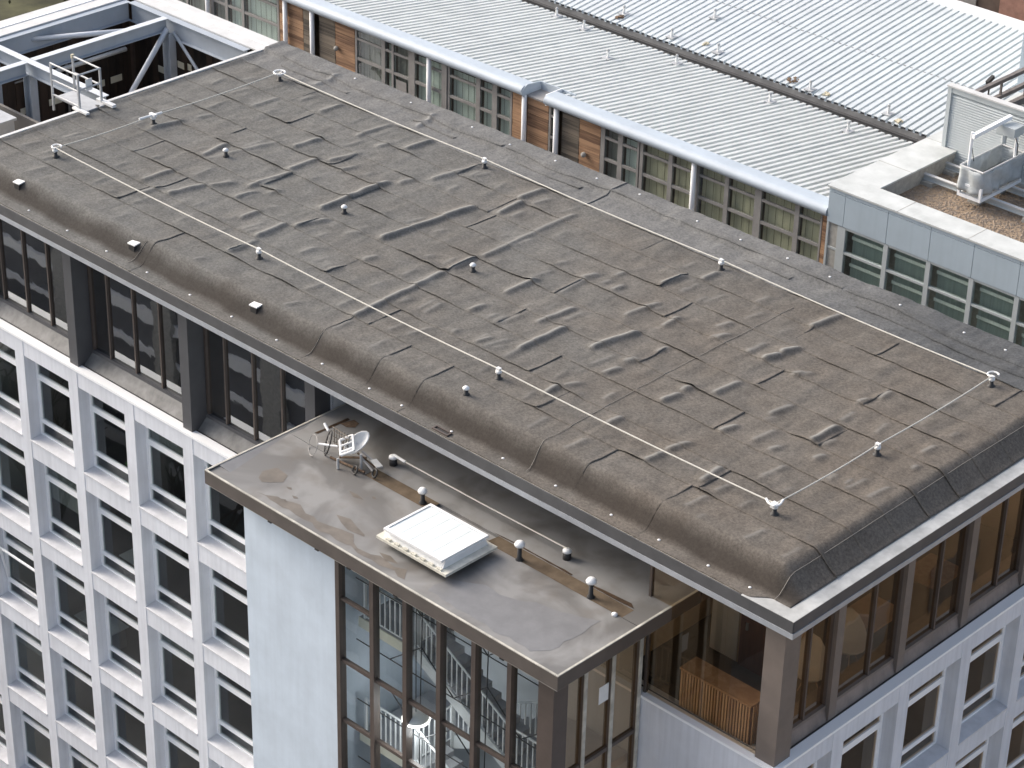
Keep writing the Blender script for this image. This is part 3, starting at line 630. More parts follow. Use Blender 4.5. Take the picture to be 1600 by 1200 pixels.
# gentle falls toward a shallow channel: two thin sloped slabs
obj('rear_slab', MB().extr([(-0.16, ZS+0.03), (1.5, ZS+0.065), (1.5, ZS-0.05), (-0.16, ZS-0.05)], 'x', TX0+0.05, TX1-0.047), 'stair_roof', TR)
obj('channel_end', MB().extr([(-0.54, ZS+0.034), (-0.161, ZS+0.03), (-0.161, ZS-0.05), (-0.54, ZS-0.05)], 'x', -4.05, TX1-0.047), 'stair_roof', TR)
obj('channel_end', MB().extr([(-0.54, ZS+0.034), (-0.161, ZS+0.03), (-0.161, ZS-0.05), (-0.54, ZS-0.05)], 'x', TX0+0.05, -12.1), 'stair_roof', TR)
obj('front_slab', MB().extr([(TY0+0.05, ZS+0.004), (-0.56, ZS+0.035), (-0.541, ZS-0.05), (TY0+0.05, ZS-0.05)], 'x', TX0+0.05, TX1-0.047), 'stair_roof', TR)
fa = MB().box(TX0, TX1, TY0, TY0+0.045, -1.62, -1.27).box(TX1-0.045, TX1, TY0+0.046, TY1, -1.62, -1.27).box(TX0, TX0+0.045, TY0+0.046, TY1, -1.62, -1.27)
obj('fascia', fa, 'brown_fascia', TR)
lip = MB().box(TX0, TX1, TY0+0.002, TY0+0.05, -1.268, -1.245).box(TX1-0.05, TX1-0.002, TY0+0.052, TY1, -1.268, -1.245).box(TX0+0.002, TX0+0.05, TY0+0.052, TY1, -1.268, -1.245)
obj('edge_trim', lip, 'soffit', TR)
obj('upstand', MB().extr([(TX0+0.05, -1.26), (TX0+0.5, ZS+0.005), (TX0+0.5, ZS-0.05), (TX0+0.05, ZS-0.05)], 'y', TY0+0.4, TY1), 'patch', TR)
obj('soffit', MB().box(TX0+0.07, TX1-0.07, TY0+0.07, TY1, -1.70, -1.622), 'soffit', TR)
SP = mesh_of('spike', MB().box(-0.06, 0.06, -0.02, 0.02, 0, 0.03), 'black')
for x in (-12.6, -11.0, -9.95, -8.45, -6.7, -5.2): link('clip', SP, TR, (x, TY0+0.055, -1.70))
def sheet(name, pts, z, mt, parent, wob=0.05, seed=0, n=6):
    """thin irregular film lying on the roof"""
    rr = random.Random(seed); P = []
    for (x0, y0), (x1, y1) in zip(pts, pts[1:] + pts[:1]):
        L = math.hypot(x1-x0, y1-y0); k = max(1, int(L/0.22))
        for i in range(k):
            t = i/k; P.append((x0 + (x1-x0)*t + rr.uniform(-wob, wob), y0 + (y1-y0)*t + rr.uniform(-wob, wob)))
    mb = MB(); mb.v = [(x, y, z(x, y) if callable(z) else z) for x, y in P]; mb.f = [tuple(range(len(P)))]
    return obj(name, mb, mt, parent)
fz = lambda x, y: ZS + 0.004 + (y-TY0-0.05)/(-0.56-TY0-0.05)*0.031 + 0.004
rzf = lambda x, y: ZS + 0.03 + (y+0.16)/1.13*0.025 + 0.004
sheet('puddle', [(-8.15, -0.545), (-8.1, -0.158), (-4.06, -0.158), (-4.06, -0.545)], ZS+0.026, 'puddle', TR, 0.0, 3)
sheet('puddle', [(-12.09, -0.545), (-12.09, -0.158), (-10.0, -0.158), (-10.0, -0.545)], ZS+0.026, 'puddle', TR, 0.0, 4)
sheet('silt_line', [(-8.3, -0.15), (-7.6, -0.10), (-5.9, -0.10), (-5.9, -0.15), (-7.5, -0.15)], lambda x, y: rzf(x, y)+0.002, 'silt', TR, 0.012, 5)
sheet('silt_line', [(-5.5, -0.10), (-4.25, -0.02), (-4.1, -0.12), (-4.35, -0.15), (-5.3, -0.15)], lambda x, y: rzf(x, y)+0.002, 'silt', TR, 0.012, 6)
sheet('wet_patch', [(-7.7, -2.1), (-6.9, -1.75), (-6.2, -1.75), (-5.75, -1.5), (-5.2, -1.28), (-4.6, -1.1), (-4.26, -1.0), (-4.28, -1.8), (-4.3, -2.5), (-4.6, -2.8), (-5.7, -2.82), (-7.7, -2.8)], fz, 'patch', TR, 0.06, 7)
sheet('wet_patch', [(-13.85, -2.2), (-13.7, -1.75), (-13.4, -1.8), (-13.2, -2.1), (-13.5, -2.5)], fz, 'damp', TR, 0.07, 8)
sheet('wet_patch', [(-11.3, -2.15), (-10.9, -2.1), (-10.3, -2.22), (-10.2, -2.35), (-10.7, -2.4)], fz, 'damp', TR, 0.06, 9)
sheet('wet_patch', [(-13.3, -2.8), (-12.4, -2.5), (-11.4, -2.62), (-10.5, -2.5), (-9.9, -2.7), (-8.6, -2.6), (-8.3, -2.82), (-11, -2.83)], fz, 'damp', TR, 0.07, 10)
for k, (x, y, a, b) in enumerate(((-12.9, -2.2, .12, .05), (-12.5, -2.35, .10, .05), (-12.6, -2.6, .14, .05), (-11.6, -1.3, .28, .07), (-11.2, -1.1, .1, .05), (-9.2, -2.55, .3, .08))):
    sheet('wet_patch', [(x-a, y), (x, y-b), (x+a, y), (x, y+b)], fz, 'damp', TR, 0.03, 20+k)
sheet('silt_line', [(-14.2, 0.62), (-14.05, 0.95), (-13.85, 0.95), (-13.8, 0.72), (-14.0, 0.6)], lambda x, y: rzf(x, y) + 0.004, 'rust', TR, 0.04, 30)
sheet('silt_line', [(-14.32, -0.1), (-14.24, -0.1), (-14.16, 0.9), (-14.26, 0.92)], lambda x, y: rzf(x, y)+0.003, 'silt', TR, 0.012, 31)
# walls
obj('blank_wall', MB().box(-14.18, -10.99, -2.50, -2.22, -24, -1.705), 'blue_wall', T)
obj('side_wall', MB().box(-14.18, -13.9, -2.219, 0.355, -24, -1.705), 'blue_wall', T)
obj('return_wall', MB().box(-11.2, -10.985, -2.219, 0.355, -24, -1.705), 'blue_wall', T)
obj('rear_wall', MB().box(-14.86, -4.2, 1.45, 1.56, -1.58, -0.04), 'bronze', T)
# glazing
YT = -2.45
mxs = [-10.90, -9.76, -8.68, -7.60, -6.52, -5.44]
MUL = mesh_of('mullion', MB().box(-0.065, 0.065, -0.10, 0.10, -22.3, 0), 'bronze')
for x in mxs: link('mullion', MUL, T, (x, YT, -1.705))
obj('corner_post', MB().box(-4.58, -4.13, YT-0.10, YT+0.35, -24, -1.705), 'bronze', T)
tz = [-1.705, -4.93, -6.66, -8.39, -10.12, -11.85, -13.6]
for a, b in zip(mxs, mxs[1:] + [-4.515]):
    for z1, z0 in zip(tz[:-1], tz[1:]):
        obj('pane', MB().box(a+0.06, b-0.06, YT-0.006, YT+0.006, z0, z1), 'glass_stair', T)
    for z in tz[1:-1]: obj('transom', MB().box(a+0.066, b-0.066, YT-0.05, YT+0.05, z-0.045, z+0.045), 'bronze', T)
obj('transom', MB().box(-10.834, -9.826, YT-0.05, YT+0.05, -3.23, -3.16), 'bronze', T)
obj('lower_glazing', MB().box(-10.9, -4.6, YT-0.02, YT+0.02, -24, -13.6), 'bronze', T)
mys = [YT+0.40, -1.50, -0.60, 0.30]
for y in mys[1:]:
    obj('mullion', MB().box(-4.33, -4.16, y-0.07, y+0.03, -24, -1.705), 'bronze', T)
    obj('mullion_face', MB().box(-4.158, -4.13, y-0.07, y+0.03, -24, -1.705), 'soffit', T)
tzr = [-1.705, -4.79, -6.5, -8.2, -9.9]
for a, b in zip(mys[:-1], mys[1:]):
    for z1, z0 in zip(tzr[:-1], tzr[1:]):
        obj('pane', MB().box(-4.236, -4.224, a, b-0.07, z0, z1), 'glass_brown', T)
    for z in tzr[1:]: obj('transom', MB().box(-4.29, -4.17, a+0.03, b-0.075, z-0.05, z+0.05), 'bronze', T)
nt = obj('notice', MB().box(-4.22, -4.212, -0.99, -0.68, -3.45, -3.0), 'white', T); nt['label'] = 'small blank white notice stuck to the side glazing'
obj('inner_wall', MB().box(-10.98, -4.35, 0.335, 0.356, -14, -1.705), 'inner', T)
# bracing cables behind the front glazing
bc = MB(); yb_ = -2.05
nodes_x = [-9.68 + 1.04*k for k in range(6)]; nodes_z = [-1.95 - 0.86*k for k in range(8)]
for k in range(5):
    for j in range(0, 7, 2):
        s_ = 1 if (k + j//2) % 2 == 0 else -1
        x0, x1 = nodes_x[k], nodes_x[k+1]; z0, z1 = nodes_z[j], nodes_z[j+1]
        if s_ < 0: z0, z1 = z1, z0
        obj('bracing_cable', MB().tube((x0, yb_, z0), (x1, yb_, z1), 0.016, 6), 'black', T)
for j in (1, 3, 5, 7): obj('bracing_cable', MB().tube((-10.8, yb_, nodes_z[j]), (-4.6, yb_, nodes_z[j]), 0.014, 6), 'black', T)
for k in (0, 2, 4): obj('bracing_cable', MB().tube((nodes_x[k+1], yb_+.03, -1.8), (nodes_x[k+1]-0.12, yb_+.03, -9), 0.014, 6), 'black', T)
# staircase inside
ST = thing('staircase', (-7.6, -1.0, -24), 'grey dog leg staircase with white balustrades behind the tower glazing', 'staircase')
BAL = mesh_of('baluster', MB().box(-0.014, 0.014, -0.014, 0.014, 0, 0.92), 'rail_white')
def railing(p, q, up=1.0):
    p, q = Vector(p), Vector(q); d = q - p; L = math.hypot(d.x, d.y)
    mb = MB()
    for h, r in ((0.06, 0.02), (up, 0.028)): mb.tube(p + Vector((0,0,h)), q + Vector((0,0,h)), r, 6)
    for e in (p, q): mb.box(e.x-0.03, e.x+0.03, e.y-0.03, e.y+0.03, e.z-0.25, e.z+up+0.03)
    r = obj('railing', mb, 'rail_white', ST, loc=tuple(p))
    n = max(2, int(L/0.16))
    for i in range(1, n): c = p + d*(i/n); link('baluster', BAL, r, (c.x, c.y, c.z+0.06))
def flight(x0, z0, x1, z1, ya, yb):
    n = 10; mb = MB()
    dx = (x1-x0)/n; dz = (z1-z0)/n
    for i in range(n):
        xa, xb = sorted((x0+dx*i, x0+dx*(i+1))); zz = max(z0+dz*i, z0+dz*(i+1))
        mb.box(xa, xb, ya, yb, zz-0.2, zz - (0.03 if dz < 0 else 0.0))
    obj('flight', mb, 'stair_grey', ST)
    sl = MB().extr([(x0, z0-0.2), (x1, z1-0.2), (x1, z1-0.32), (x0, z0-0.32)], 'y', ya+0.01, yb-0.01)
    obj('flight_soffit', sl, 'cream', ST)
    st_ = MB().extr([(x0, z0+0.06), (x1, z1+0.06), (x1, z1-0.3), (x0, z0-0.3)], 'y', ya-0.03, ya)
    obj('string', st_, 'rail_white', ST)
levels = [-3.9 - 3.315*i for i in range(4)]
for i, z in enumerate(levels):
    zh = z - 1.66; zn = z - 3.315
    obj('landing', MB().box(-10.75, -9.0, -2.0, 0.33, z-0.22, z), 'stair_grey', ST)
    obj('landing_edge', MB().box(-10.75, -8.97, -2.03, -2.001, z-0.25, z+0.02), 'cream', ST)
    obj('landing', MB().box(-6.0, -4.4, -1.9, 0.33, zh-0.22, zh), 'stair_grey', ST)
    obj('landing_edge', MB().box(-6.0, -4.4, -1.93, -1.901, zh-0.25, zh+0.02), 'cream', ST)
    flight(-9.0, z, -6.0, zh, -1.9, -0.9)
    flight(-6.0, zh, -9.0, zn, -0.6, 0.32)
    railing((-10.6, -1.95, z), (-9.1, -1.95, z)); railing((-9.0, -1.86, z), (-6.05, -1.86, zh))
    railing((-5.95, -1.86, zh), (-4.65, -1.86, zh)); railing((-9.0, -0.62, zn), (-6.05, -0.62, zh))
    railing((-9.0, -1.8, z), (-9.0, -0.7, z))
obj('floor', MB().box(-10.8, -4.4, -2.2, 0.33, -14.2, -14.001), 'stair_grey', ST)
# pendant lamp
pl_ = thing('pendant_lamp', (-8.68, -2.18, -5.6), 'white dish pendant lamp hanging in the stairwell behind the glazing', 'lamp')
obj('shade', MB().lathe((-8.68, -2.18, -5.6), [(0.30, 0.0), (0.31, 0.02), (0.22, 0.12), (0.06, 0.18)], 20), 'white', pl_, True)
MT['lamp_glow'] = mat('lamp_glow', (0.9, 0.9, 0.86), 0.5); _b = MT['lamp_glow'].node_tree.nodes['Principled BSDF']
_b.inputs['Emission Color'].default_value = (1, 0.98, 0.92, 1); _b.inputs['Emission Strength'].default_value = 1.6
obj('glowing_rim', MB().lathe((-8.68, -2.18, -5.66), [(0.24, 0.0), (0.335, 0.015), (0.335, 0.05), (0.30, 0.06)], 24), 'lamp_glow', pl_, True)
_ld = bpy.data.lights.new('stairwell_lamp', 'POINT'); _ld.energy = 48; _ld.shadow_soft_size = 0.3; _ld.color = (0.95, 0.97, 1.0)
_lo = bpy.data.objects.new('stairwell_lamp', _ld); COL.objects.link(_lo); _lo.parent = pl_; _lo.location = (0, 0, -0.42)
obj('cord', MB().tube((-8.68, -2.18, -5.42), (-8.68, -2.18, -1.71), 0.012, 6), 'black', pl_)

# ---------------------------------------------------------------- rooflight on the lower roof
sk = thing('rooflight', (-8.7, -1.55, ZS), 'white rectangular rooflight box with five pale glazing strips on the lower roof', 'rooflight')
obj('kerb', MB().box(-9.45, -7.9, -2.10, -0.98, ZS+0.0, -1.10), 'bronze', sk)
obj('flange', MB().box(-9.78, -7.58, -2.36, -0.75, -1.10, -1.035), 'kerb_cream', sk)
obj('frame', MB().extr([(-2.26, -1.034), (-2.16, -0.86), (-0.92, -0.86), (-0.84, -1.034)], 'x', -9.62, -7.78), 'white', sk)
obj('top_frame', MB().box(-9.62, -7.79, -2.29, -2.19, -0.859, -0.80).box(-9.62, -7.79, -0.90, -0.82, -0.859, -0.80).box(-9.62, -9.56, -2.189, -0.901, -0.859, -0.80).box(-7.85, -7.79, -2.189, -0.901, -0.859, -0.80), 'white', sk)
for k in range(5):
    a = -9.555 + k*0.3405
    g_ = obj('glazing_strip', MB().box(a, a+0.333, -2.185, -0.905, -0.855, -0.822), 'skin_glazing', sk)
for k in range(7):
    a = -9.5 + k*0.27
    obj('bracket', MB().box(a, a+0.13, -2.34, -2.28, -1.034, -0.99), 'kerb_cream', sk)

# ---------------------------------------------------------------- vents and cable anchors on the lower roof
def mushroom(x, y, h, label, r=0.115):
    t = thing('roof_vent', (x, y, ZS), label, 'vent', 'mushroom vents on the lower roof')
    obj('pipe', MB().lathe((x, y, ZS), [(0.10, 0), (0.09, 0.05), (0.055, 0.10), (0.05, h)], 12), 'black', t, True)
    obj('cap', MB().lathe((x, y, ZS+h), [(r, -0.01), (r+0.01, 0.03), (r*0.75, 0.09), (0.03, 0.115)], 14), 'white', t, True)
mushroom(-10.29, -0.42, 0.32, 'mushroom vent with white cap behind the rooflight, beside its upper left corner', 0.105)
mushroom(-7.12, -0.52, 0.41, 'mushroom vent with white cap between the rooflight and the end of the low cable')
mushroom(-5.04, -0.46, 0.42, 'mushroom vent with white cap at the brown puddle nearest the tower roof corner')
pc = obj('roof_stud', MB().lathe((-4.22, -0.6, ZS+0.02), [(0.06, 0), (0.07, 0.05), (0.03, 0.08)], 10), 'white', None, True, (-4.22, -0.6, ZS))
tag(pc, 'small white stud at the corner end of the brown puddle on the lower roof', 'stud')
def low_anchor(x, y, label):
    t = thing('cable_anchor', (x, y, ZS+0.03), label, 'anchor', 'cable anchors on the lower roof')
    obj('post', MB().lathe((x, y, ZS+0.02), [(0.10, 0), (0.095, 0.20)], 12), 'black', t, True)
    obj('cap', MB().lathe((x, y, ZS+0.22), [(0.11, 0), (0.10, 0.05), (0.03, 0.08)], 12), 'white', t, True)
    return t
la = low_anchor(-11.96, 0.24, 'black cable anchor with white cap near the scrap heap on the lower roof')
lb = low_anchor(-6.41, 0.26, 'black cable anchor with white cap at the right hand end of the low cable')
obj('tensioner', MB().tube((-11.93, 0.24, ZS+0.31), (-11.55, 0.24, ZS+0.29), 0.035, 8), 'white', la)
lc = obj('safety_cable', MB().path([(-11.55, 0.24, ZS+0.29), (-9, 0.25, ZS+0.275), (-6.41, 0.26, ZS+0.30)], 0.016, 6), 'cable')
tag(lc, 'short safety cable strung between the two anchors on the lower roof', 'cable')

# ---------------------------------------------------------------- scrap on the lower roof
sc_ = thing('scrap_frame', (-12.9, -0.6, ZS), 'tangle of scrap with wire wheels and pale curved seat shell on the lower roof', 'scrap')
c0 = Vector((-13.35, -0.55, ZS+0.36))
wh = obj('wheel', MB().ring(c0, 0.34, 0.018, (0.55, -0.35, 0.2), (0.15, 0.2, 0.95), seg=24), 'black', sc_)
sp = MB()
for k in range(10):
    a = 2*math.pi*k/10; sp.tube(c0, c0 + Vector((0.55, -0.35, 0.2))*0.34*math.cos(a) + Vector((0.15, 0.2, 0.95))*0.34*math.sin(a), 0.006, 4)
obj('spokes', sp, 'win_frame', wh)
obj('wire_hoop', MB().ring((-13.7, -0.72, ZS+0.22), 0.36, 0.010, (0.8, -0.5, 0), (0.1, 0.25, 0.55), seg=26), 'win_frame', sc_)
bk = MB(); bo = Vector((-13.35, -0.35, ZS+0.25))
for k in range(7): bk.tube(bo + Vector((0.09*k, -0.02*k, 0.0)), bo + Vector((0.09*k - 0.05, 0.05, 0.42)), 0.010, 5)
for z in (0.05, 0.2, 0.36, 0.45): bk.tube(bo + Vector((-0.05, 0, z)), bo + Vector((0.6, -0.1, z+0.03)), 0.011, 5)
obj('wire_basket', bk, 'timber_grey', sc_)
obj('bar', MB().tube((-13.5, -0.72, ZS+0.34), (-12.95, -0.62, ZS+0.47), 0.026, 8).tube((-13.75, -0.3, ZS+0.62), (-13.55, -0.35, ZS+0.52), 0.035, 8), 'white', sc_)
se = MB(); scx = Vector((-12.72, -0.22, ZS+0.50)); ux = Vector((0.319, 0.745, 0.57))*0.37; uy = Vector((0.60, -0.05, -0.35))*0.26; uz = Vector((0.35, -0.5, 0.5))*0.25
nr, ns = 6, 16; vs = []
for i in range(nr+1):
    for j in range(ns):
        r = i/nr; a = 2*math.pi*j/ns
        vs.append(scx + ux*(r*math.cos(a)) + uy*(r*math.sin(a)) - uz*(0.6*(1-r*r)))
fs = [(i*ns+j, i*ns+(j+1) % ns, (i+1)*ns+(j+1) % ns, (i+1)*ns+j) for i in range(nr) for j in range(ns)]
se.add(vs, fs); seat = obj('seat_shell', se, 'white', sc_, True)
md = seat.modifiers.new('t', 'SOLIDIFY'); md.thickness = 0.02
fr_ = MB()
P = [Vector(p) for p in ((-13.05, -0.45, ZS+0.52), (-12.72, -0.72, ZS+0.36), (-12.5, -0.5, ZS+0.5), (-12.83, -0.23, ZS+0.66))]
for a, b in zip(P, P[1:] + P[:1]): fr_.tube(a, b, 0.035, 8)
fr_.tube(P[0]*0.6 + P[1]*0.4, P[3]*0.6 + P[2]*0.4, 0.025, 8).tube(P[0]*0.2 + P[1]*0.8, P[3]*0.2 + P[2]*0.8, 0.03, 8)
obj('seat_frame', fr_, 'white', sc_)
obj('crossbar', MB().tube((-13.2, -0.62, ZS+0.06), (-12.1, -0.55, ZS+0.10), 0.03, 8).tube((-13.0, -0.5, ZS+0.1), (-12.3, -0.3, ZS+0.3), 0.03, 8).tube((-12.6, -0.3, ZS+0.3), (-12.0, -0.25, ZS+0.12), 0.022, 8), 'rust', sc_)
for x, y, h in ((-12.72, -0.82, 0.26), (-12.32, -0.45, 0.40)):
    obj('leg', MB().tube((x, y, ZS+0.04), (x-0.02, y+0.02, ZS+0.04+h), 0.032, 8), 'white_metal', sc_)
for x, y in ((-12.28, -0.68), (-11.86, -0.45)):
    obj('castor', MB().ring((x, y, ZS+0.14), 0.11, 0.024, (0.9, -0.3, 0.1), (0.1, 0.35, 0.85), seg=14), 'black', sc_)
obj('footrest', MB().obox((-11.95, -0.3, ZS+0.30), (0.17, -0.06, 0), (0.03, 0.07, 0), (0, 0, 0.015)), 'white_metal', sc_)
obj('frame_tube', MB().tube((-12.45, -0.3, ZS+0.42), (-11.85, -0.2, ZS+0.16), 0.026, 8).tube((-12.45, -0.38, ZS+0.34), (-11.95, -0.42, ZS+0.14), 0.026, 8), 'win_frame', sc_)

# ---------------------------------------------------------------- safety line on the main roof
def post(x, y, label, kind):
    z = rz(x, y); t = thing('lifeline_post', (x, y, z), label, 'post', 'safety line posts on the felt roof')
    obj('base', MB().lathe((x, y, z-0.01), [(0.11, 0), (0.10, 0.03), (0.055, 0.05), (0.05, 0.16)], 12), 'black', t, True)
    obj('head', MB().lathe((x, y, z+0.15), [(0.05, 0), (0.075, 0.02), (0.075, 0.07), (0.03, 0.09)], 12), 'white', t, True)
    top = z + 0.27
    if kind == 'ring':
        obj('cable_ring', MB().ring((x, y, top), 0.17, 0.026, seg=22), 'white', t)
        st = MB()
        for k in range(4):
            a = k*math.pi/2 + 0.4; st.tube((x+0.04*math.cos(a), y+0.04*math.sin(a), z+0.15), (x+0.14*math.cos(a), y+0.14*math.sin(a), top), 0.018, 6)
        obj('stay', st, 'white', t)
    elif kind == 'corner':
        obj('bend', MB().path([(x-0.26, y+0.02, top), (x-0.12, y-0.08, top), (x+0.05, y-0.10, top), (x+0.10, y+0.03, top), (x+0.03, y+0.24, top)], 0.026, 8), 'white', t)
        obj('clamp', MB().box(x-0.06, x+0.06, y-0.10, y+0.04, z+0.2, top+0.03), 'white', t)
    elif kind == 'loop':
        obj('cable_loop', MB().ring((x-0.02, y+0.07, top+0.01), 0.13, 0.024, seg=16, a0=0.4, a1=5.4), 'white', t)
        obj('clamp', MB().box(x-0.05, x+0.05, y-0.06, y+0.05, z+0.16, top), 'white', t)
    else:
        obj('clamp', MB().box(x-0.055, x+0.055, y-0.04, y+0.04, z+0.22, top+0.03), 'white', t)
    return top
PF = [(-27.45, 2.26), (-19.0, 2.27), (-10.48, 2.21), (-2.36, 2.27)]
PB = [(-27.4, 10.34), (-18.92, 10.32), (-10.51, 10.31), (-2.3, 10.26)]
ML, MR = (-27.4, 5.62), (-2.29, 5.81)
tops = {}
for p, lab, k in ((PF[0], 'front left corner post of the safety line, with a bent white cable loop', 'loop'),
                  (PF[1], 'low post on the front safety line, second from its left end', 'plain'),
                  (PF[2], 'post with white clamp on the front safety line, behind the lone eave vent', 'plain'),
                  (PF[3], 'front right corner post where the safety line turns a white bend', 'corner'),
                  (PB[0], 'rear left corner post topped by a full white ring', 'ring'),
                  (PB[1], 'post on the rear safety line opposite the timber clad bay', 'plain'),
                  (PB[2], 'post on the rear safety line beside a long felt wrinkle', 'plain'),
                  (PB[3], 'rear right corner post with a white cable loop', 'loop'),
                  (ML, 'post with long white tensioner on the left safety line', 'plain'),
                  (MR, 'post halfway along the right hand safety line', 'plain')):
    tops[p] = post(p[0], p[1], lab, k)
def cable(pts, label):
    mb = MB(); P = []
    for (a, b) in zip(pts[:-1], pts[1:]):
        n = 10
        for i in range(n):
            t = i/n; P.append((a[0]+(b[0]-a[0])*t, a[1]+(b[1]-a[1])*t, tops[a]+(tops[b]-tops[a])*t - 0.05*4*t*(1-t)))
    P.append((*pts[-1], tops[pts[-1]])); mb.path(P, 0.017, 6)
    tag(obj('safety_cable', mb, 'cable'), label, 'cable')
cable(PF, 'long safety cable along the front of the felt roof')
cable(PB, 'long safety cable along the rear of the felt roof')
cable([PF[0], ML, PB[0]], 'safety cable across the left end of the felt roof')
cable([PF[3], MR, PB[3]], 'safety cable across the right end of the felt roof')
tn = [o for o in bpy.data.objects if o.get('label', '').startswith('post with long white tensioner')][0]
zt_ = tops[ML]; obj('tensioner', MB().tube((ML[0]-0.05, ML[1]-0.45, zt_), (ML[0]+0.02, ML[1]+0.3, zt_), 0.04, 8).box(ML[0]-0.12, ML[0]+0.12, ML[1]-0.05, ML[1]+0.05, zt_-0.02, zt_+0.05), 'white', tn)
# small pipe vents on the felt
def pipe_vent(x, y, label, h=0.2):
    z = rz(x, y); t = thing('pipe_vent', (x, y, z), label, 'vent', 'small pipe vents on the felt roof')
    obj('pipe', MB().lathe((x, y, z-0.02), [(0.09, 0), (0.085, 0.05), (0.055, 0.07), (0.05, h)], 12), 'black', t, True)
    obj('cap', MB().lathe((x, y, z+h-0.03), [(0.08, 0), (0.085, 0.03), (0.05, 0.07), (0.02, 0.085)], 12), 'white', t, True)
pipe_vent(-24.3, 5.66, 'small capped pipe vent nearest the left safety line, beside a folded wrinkle')
pipe_vent(-19.44, 5.60, 'small capped pipe vent below a long straight wrinkle, second from the left')
pipe_vent(-14.76, 5.68, 'small capped pipe vent in the middle of the felt roof, third from the left')
pipe_vent(-10.46, 1.12, 'white topped pipe vent close to the front eave, right of the front cable post', 0.18)
def cap_box(x, y, label):
    z = rz(x, y); t = thing('cap_box', (x, y, z), label, 'outlet', 'square capped outlets along the front eave')
    obj('body', MB().box(x-0.11, x+0.11, y-0.09, y+0.11, z-0.16, z+0.063), 'black', t)
    obj('lid', MB().obox((x, y, z+0.08), (0.145, 0, 0.01), (0, 0.10, 0.012), (0, 0, 0.016)), 'white', t)
cap_box(-27.0, 0.70, 'square white capped outlet box at the far left end of the front eave')
cap_box(-22.05, 0.68, 'square white capped outlet box on the front eave above the left window bay')
cap_box(-17.3, 0.69, 'square white capped outlet box on the front eave, nearest the stair tower')

# ---------------------------------------------------------------- furniture seen in the top storey
bench = thing('slatted_bench', (-2.4, 0.95, -4.0), 'slatted timber bench box inside the glazed corner beside the stair tower', 'bench')
obj('top', MB().box(-3.35, -1.35, 0.66, 1.22, -2.87, -2.82), 'slat', bench)
obj('back_board', MB().box(-3.33, -1.37, 0.74, 1.2, -3.98, -2.875), 'door', bench)
SL = mesh_of('slat', MB().box(0, 0.045, 0, 0.03, -3.97, -2.872), 'slat')
for k in range(25): link('slat', SL, bench, (-3.33 + 0.079*k, 0.69, 0))
SL2 = mesh_of('slat', MB().box(0, 0.03, 0, 0.045, -3.97, -2.872), 'slat')
for k in range(6): link('slat', SL2, bench, (-1.36, 0.75 + 0.079*k, 0))
def chair(x, y, rzz, label):
    t = thing('tub_chair', (x, y, -4.0), label, 'chair', 'white tub chairs in the top storey')
    vs = []; fs = []; n, m_ = 14, 6
    for j in range(m_+1):
        for i in range(n):
            a = 2*math.pi*i/n; v = j/m_
            back = 0.5 + 0.5*math.cos(a - rzz)
            r = 0.10 + 0.30*math.sqrt(v); z = -3.56 + v*v*(0.12 + 0.75*back**2)
            vs.append((x + r*math.cos(a), y + r*math.sin(a), z))
    fs = [(j*n+i, j*n+(i+1) % n, (j+1)*n+(i+1) % n, (j+1)*n+i) for j in range(m_) for i in range(n)] + [tuple(range(n-1, -1, -1))]
    mb = MB(); mb.add(vs, fs); o = obj('shell', mb, 'white', t, True); md = o.modifiers.new('t', 'SOLIDIFY'); md.thickness = 0.025
    for k in range(4):
        a = k*math.pi/2 + 0.7; obj('leg', MB().tube((x+0.1*math.cos(a), y+0.1*math.sin(a), -3.58), (x+0.24*math.cos(a), y+0.24*math.sin(a), -3.998), 0.014, 6), 'slat', t)
chair(-1.75, 3.3, 2.3, 'white tub chair just behind the corner column of the top storey')
chair(-2.6, 3.75, 2.0, 'white tub chair further back, half hidden by a dark column')
chair(-1.75, 4.75, 2.5, 'white tub chair in the second bay of the side glazing')
for i, (y, lab) in enumerate(((5.9, 'pale table behind the third bay of the side glazing'), (8.3, 'pale table behind the far bay of the side glazing'))):
    t = thing('table', (-2.0, y, -4.0), lab, 'table', 'tables in the top storey')
    obj('tabletop', MB().box(-2.5, -1.5, y-0.6, y+0.6, -3.28, -3.24), 'slat', t)
    for a, b in ((-2.4, y-.5), (-1.6, y-.5), (-2.4, y+.5), (-1.6, y+.5)): obj('leg', MB().tube((a, b, -3.998), (a, b, -3.281), 0.02, 6), 'win_frame', t)
# desks close behind some of the grid windows
for k_, (row, col, lab) in enumerate(((5, 5, 'pale desk behind a low window of the grid, five rows down'), (2, 4, 'pale desk behind a middle window in the third row of the grid'),
                                      (3, 6, 'pale desk behind a fourth row window beside the blank wall'), (1, 5, 'pale desk behind a second row window of the grid'))):
    x_ = XO[col]; z_ = rows[row] - FH + 0.12
    d_ = thing('desk', (x_+1.0, 1.6, z_), lab, 'desk', 'desks behind the grid windows')
    obj('desktop', MB().box(x_+0.2, x_+1.8, 1.2, 2.0, z_+0.71, z_+0.74), 'white', d_)
    for a_ in (0.3, 1.65): obj('leg', MB().box(x_+a_, x_+a_+0.05, 1.25, 1.95, z_+0.001, z_+0.709), 'win_frame', d_)
    obj('monitor', MB().box(x_+0.7, x_+1.25, 1.8, 1.83, z_+0.9, z_+1.25).box(x_+0.95, x_+1.0, 1.8, 1.83, z_+0.741, z_+0.9), 'black', d_)
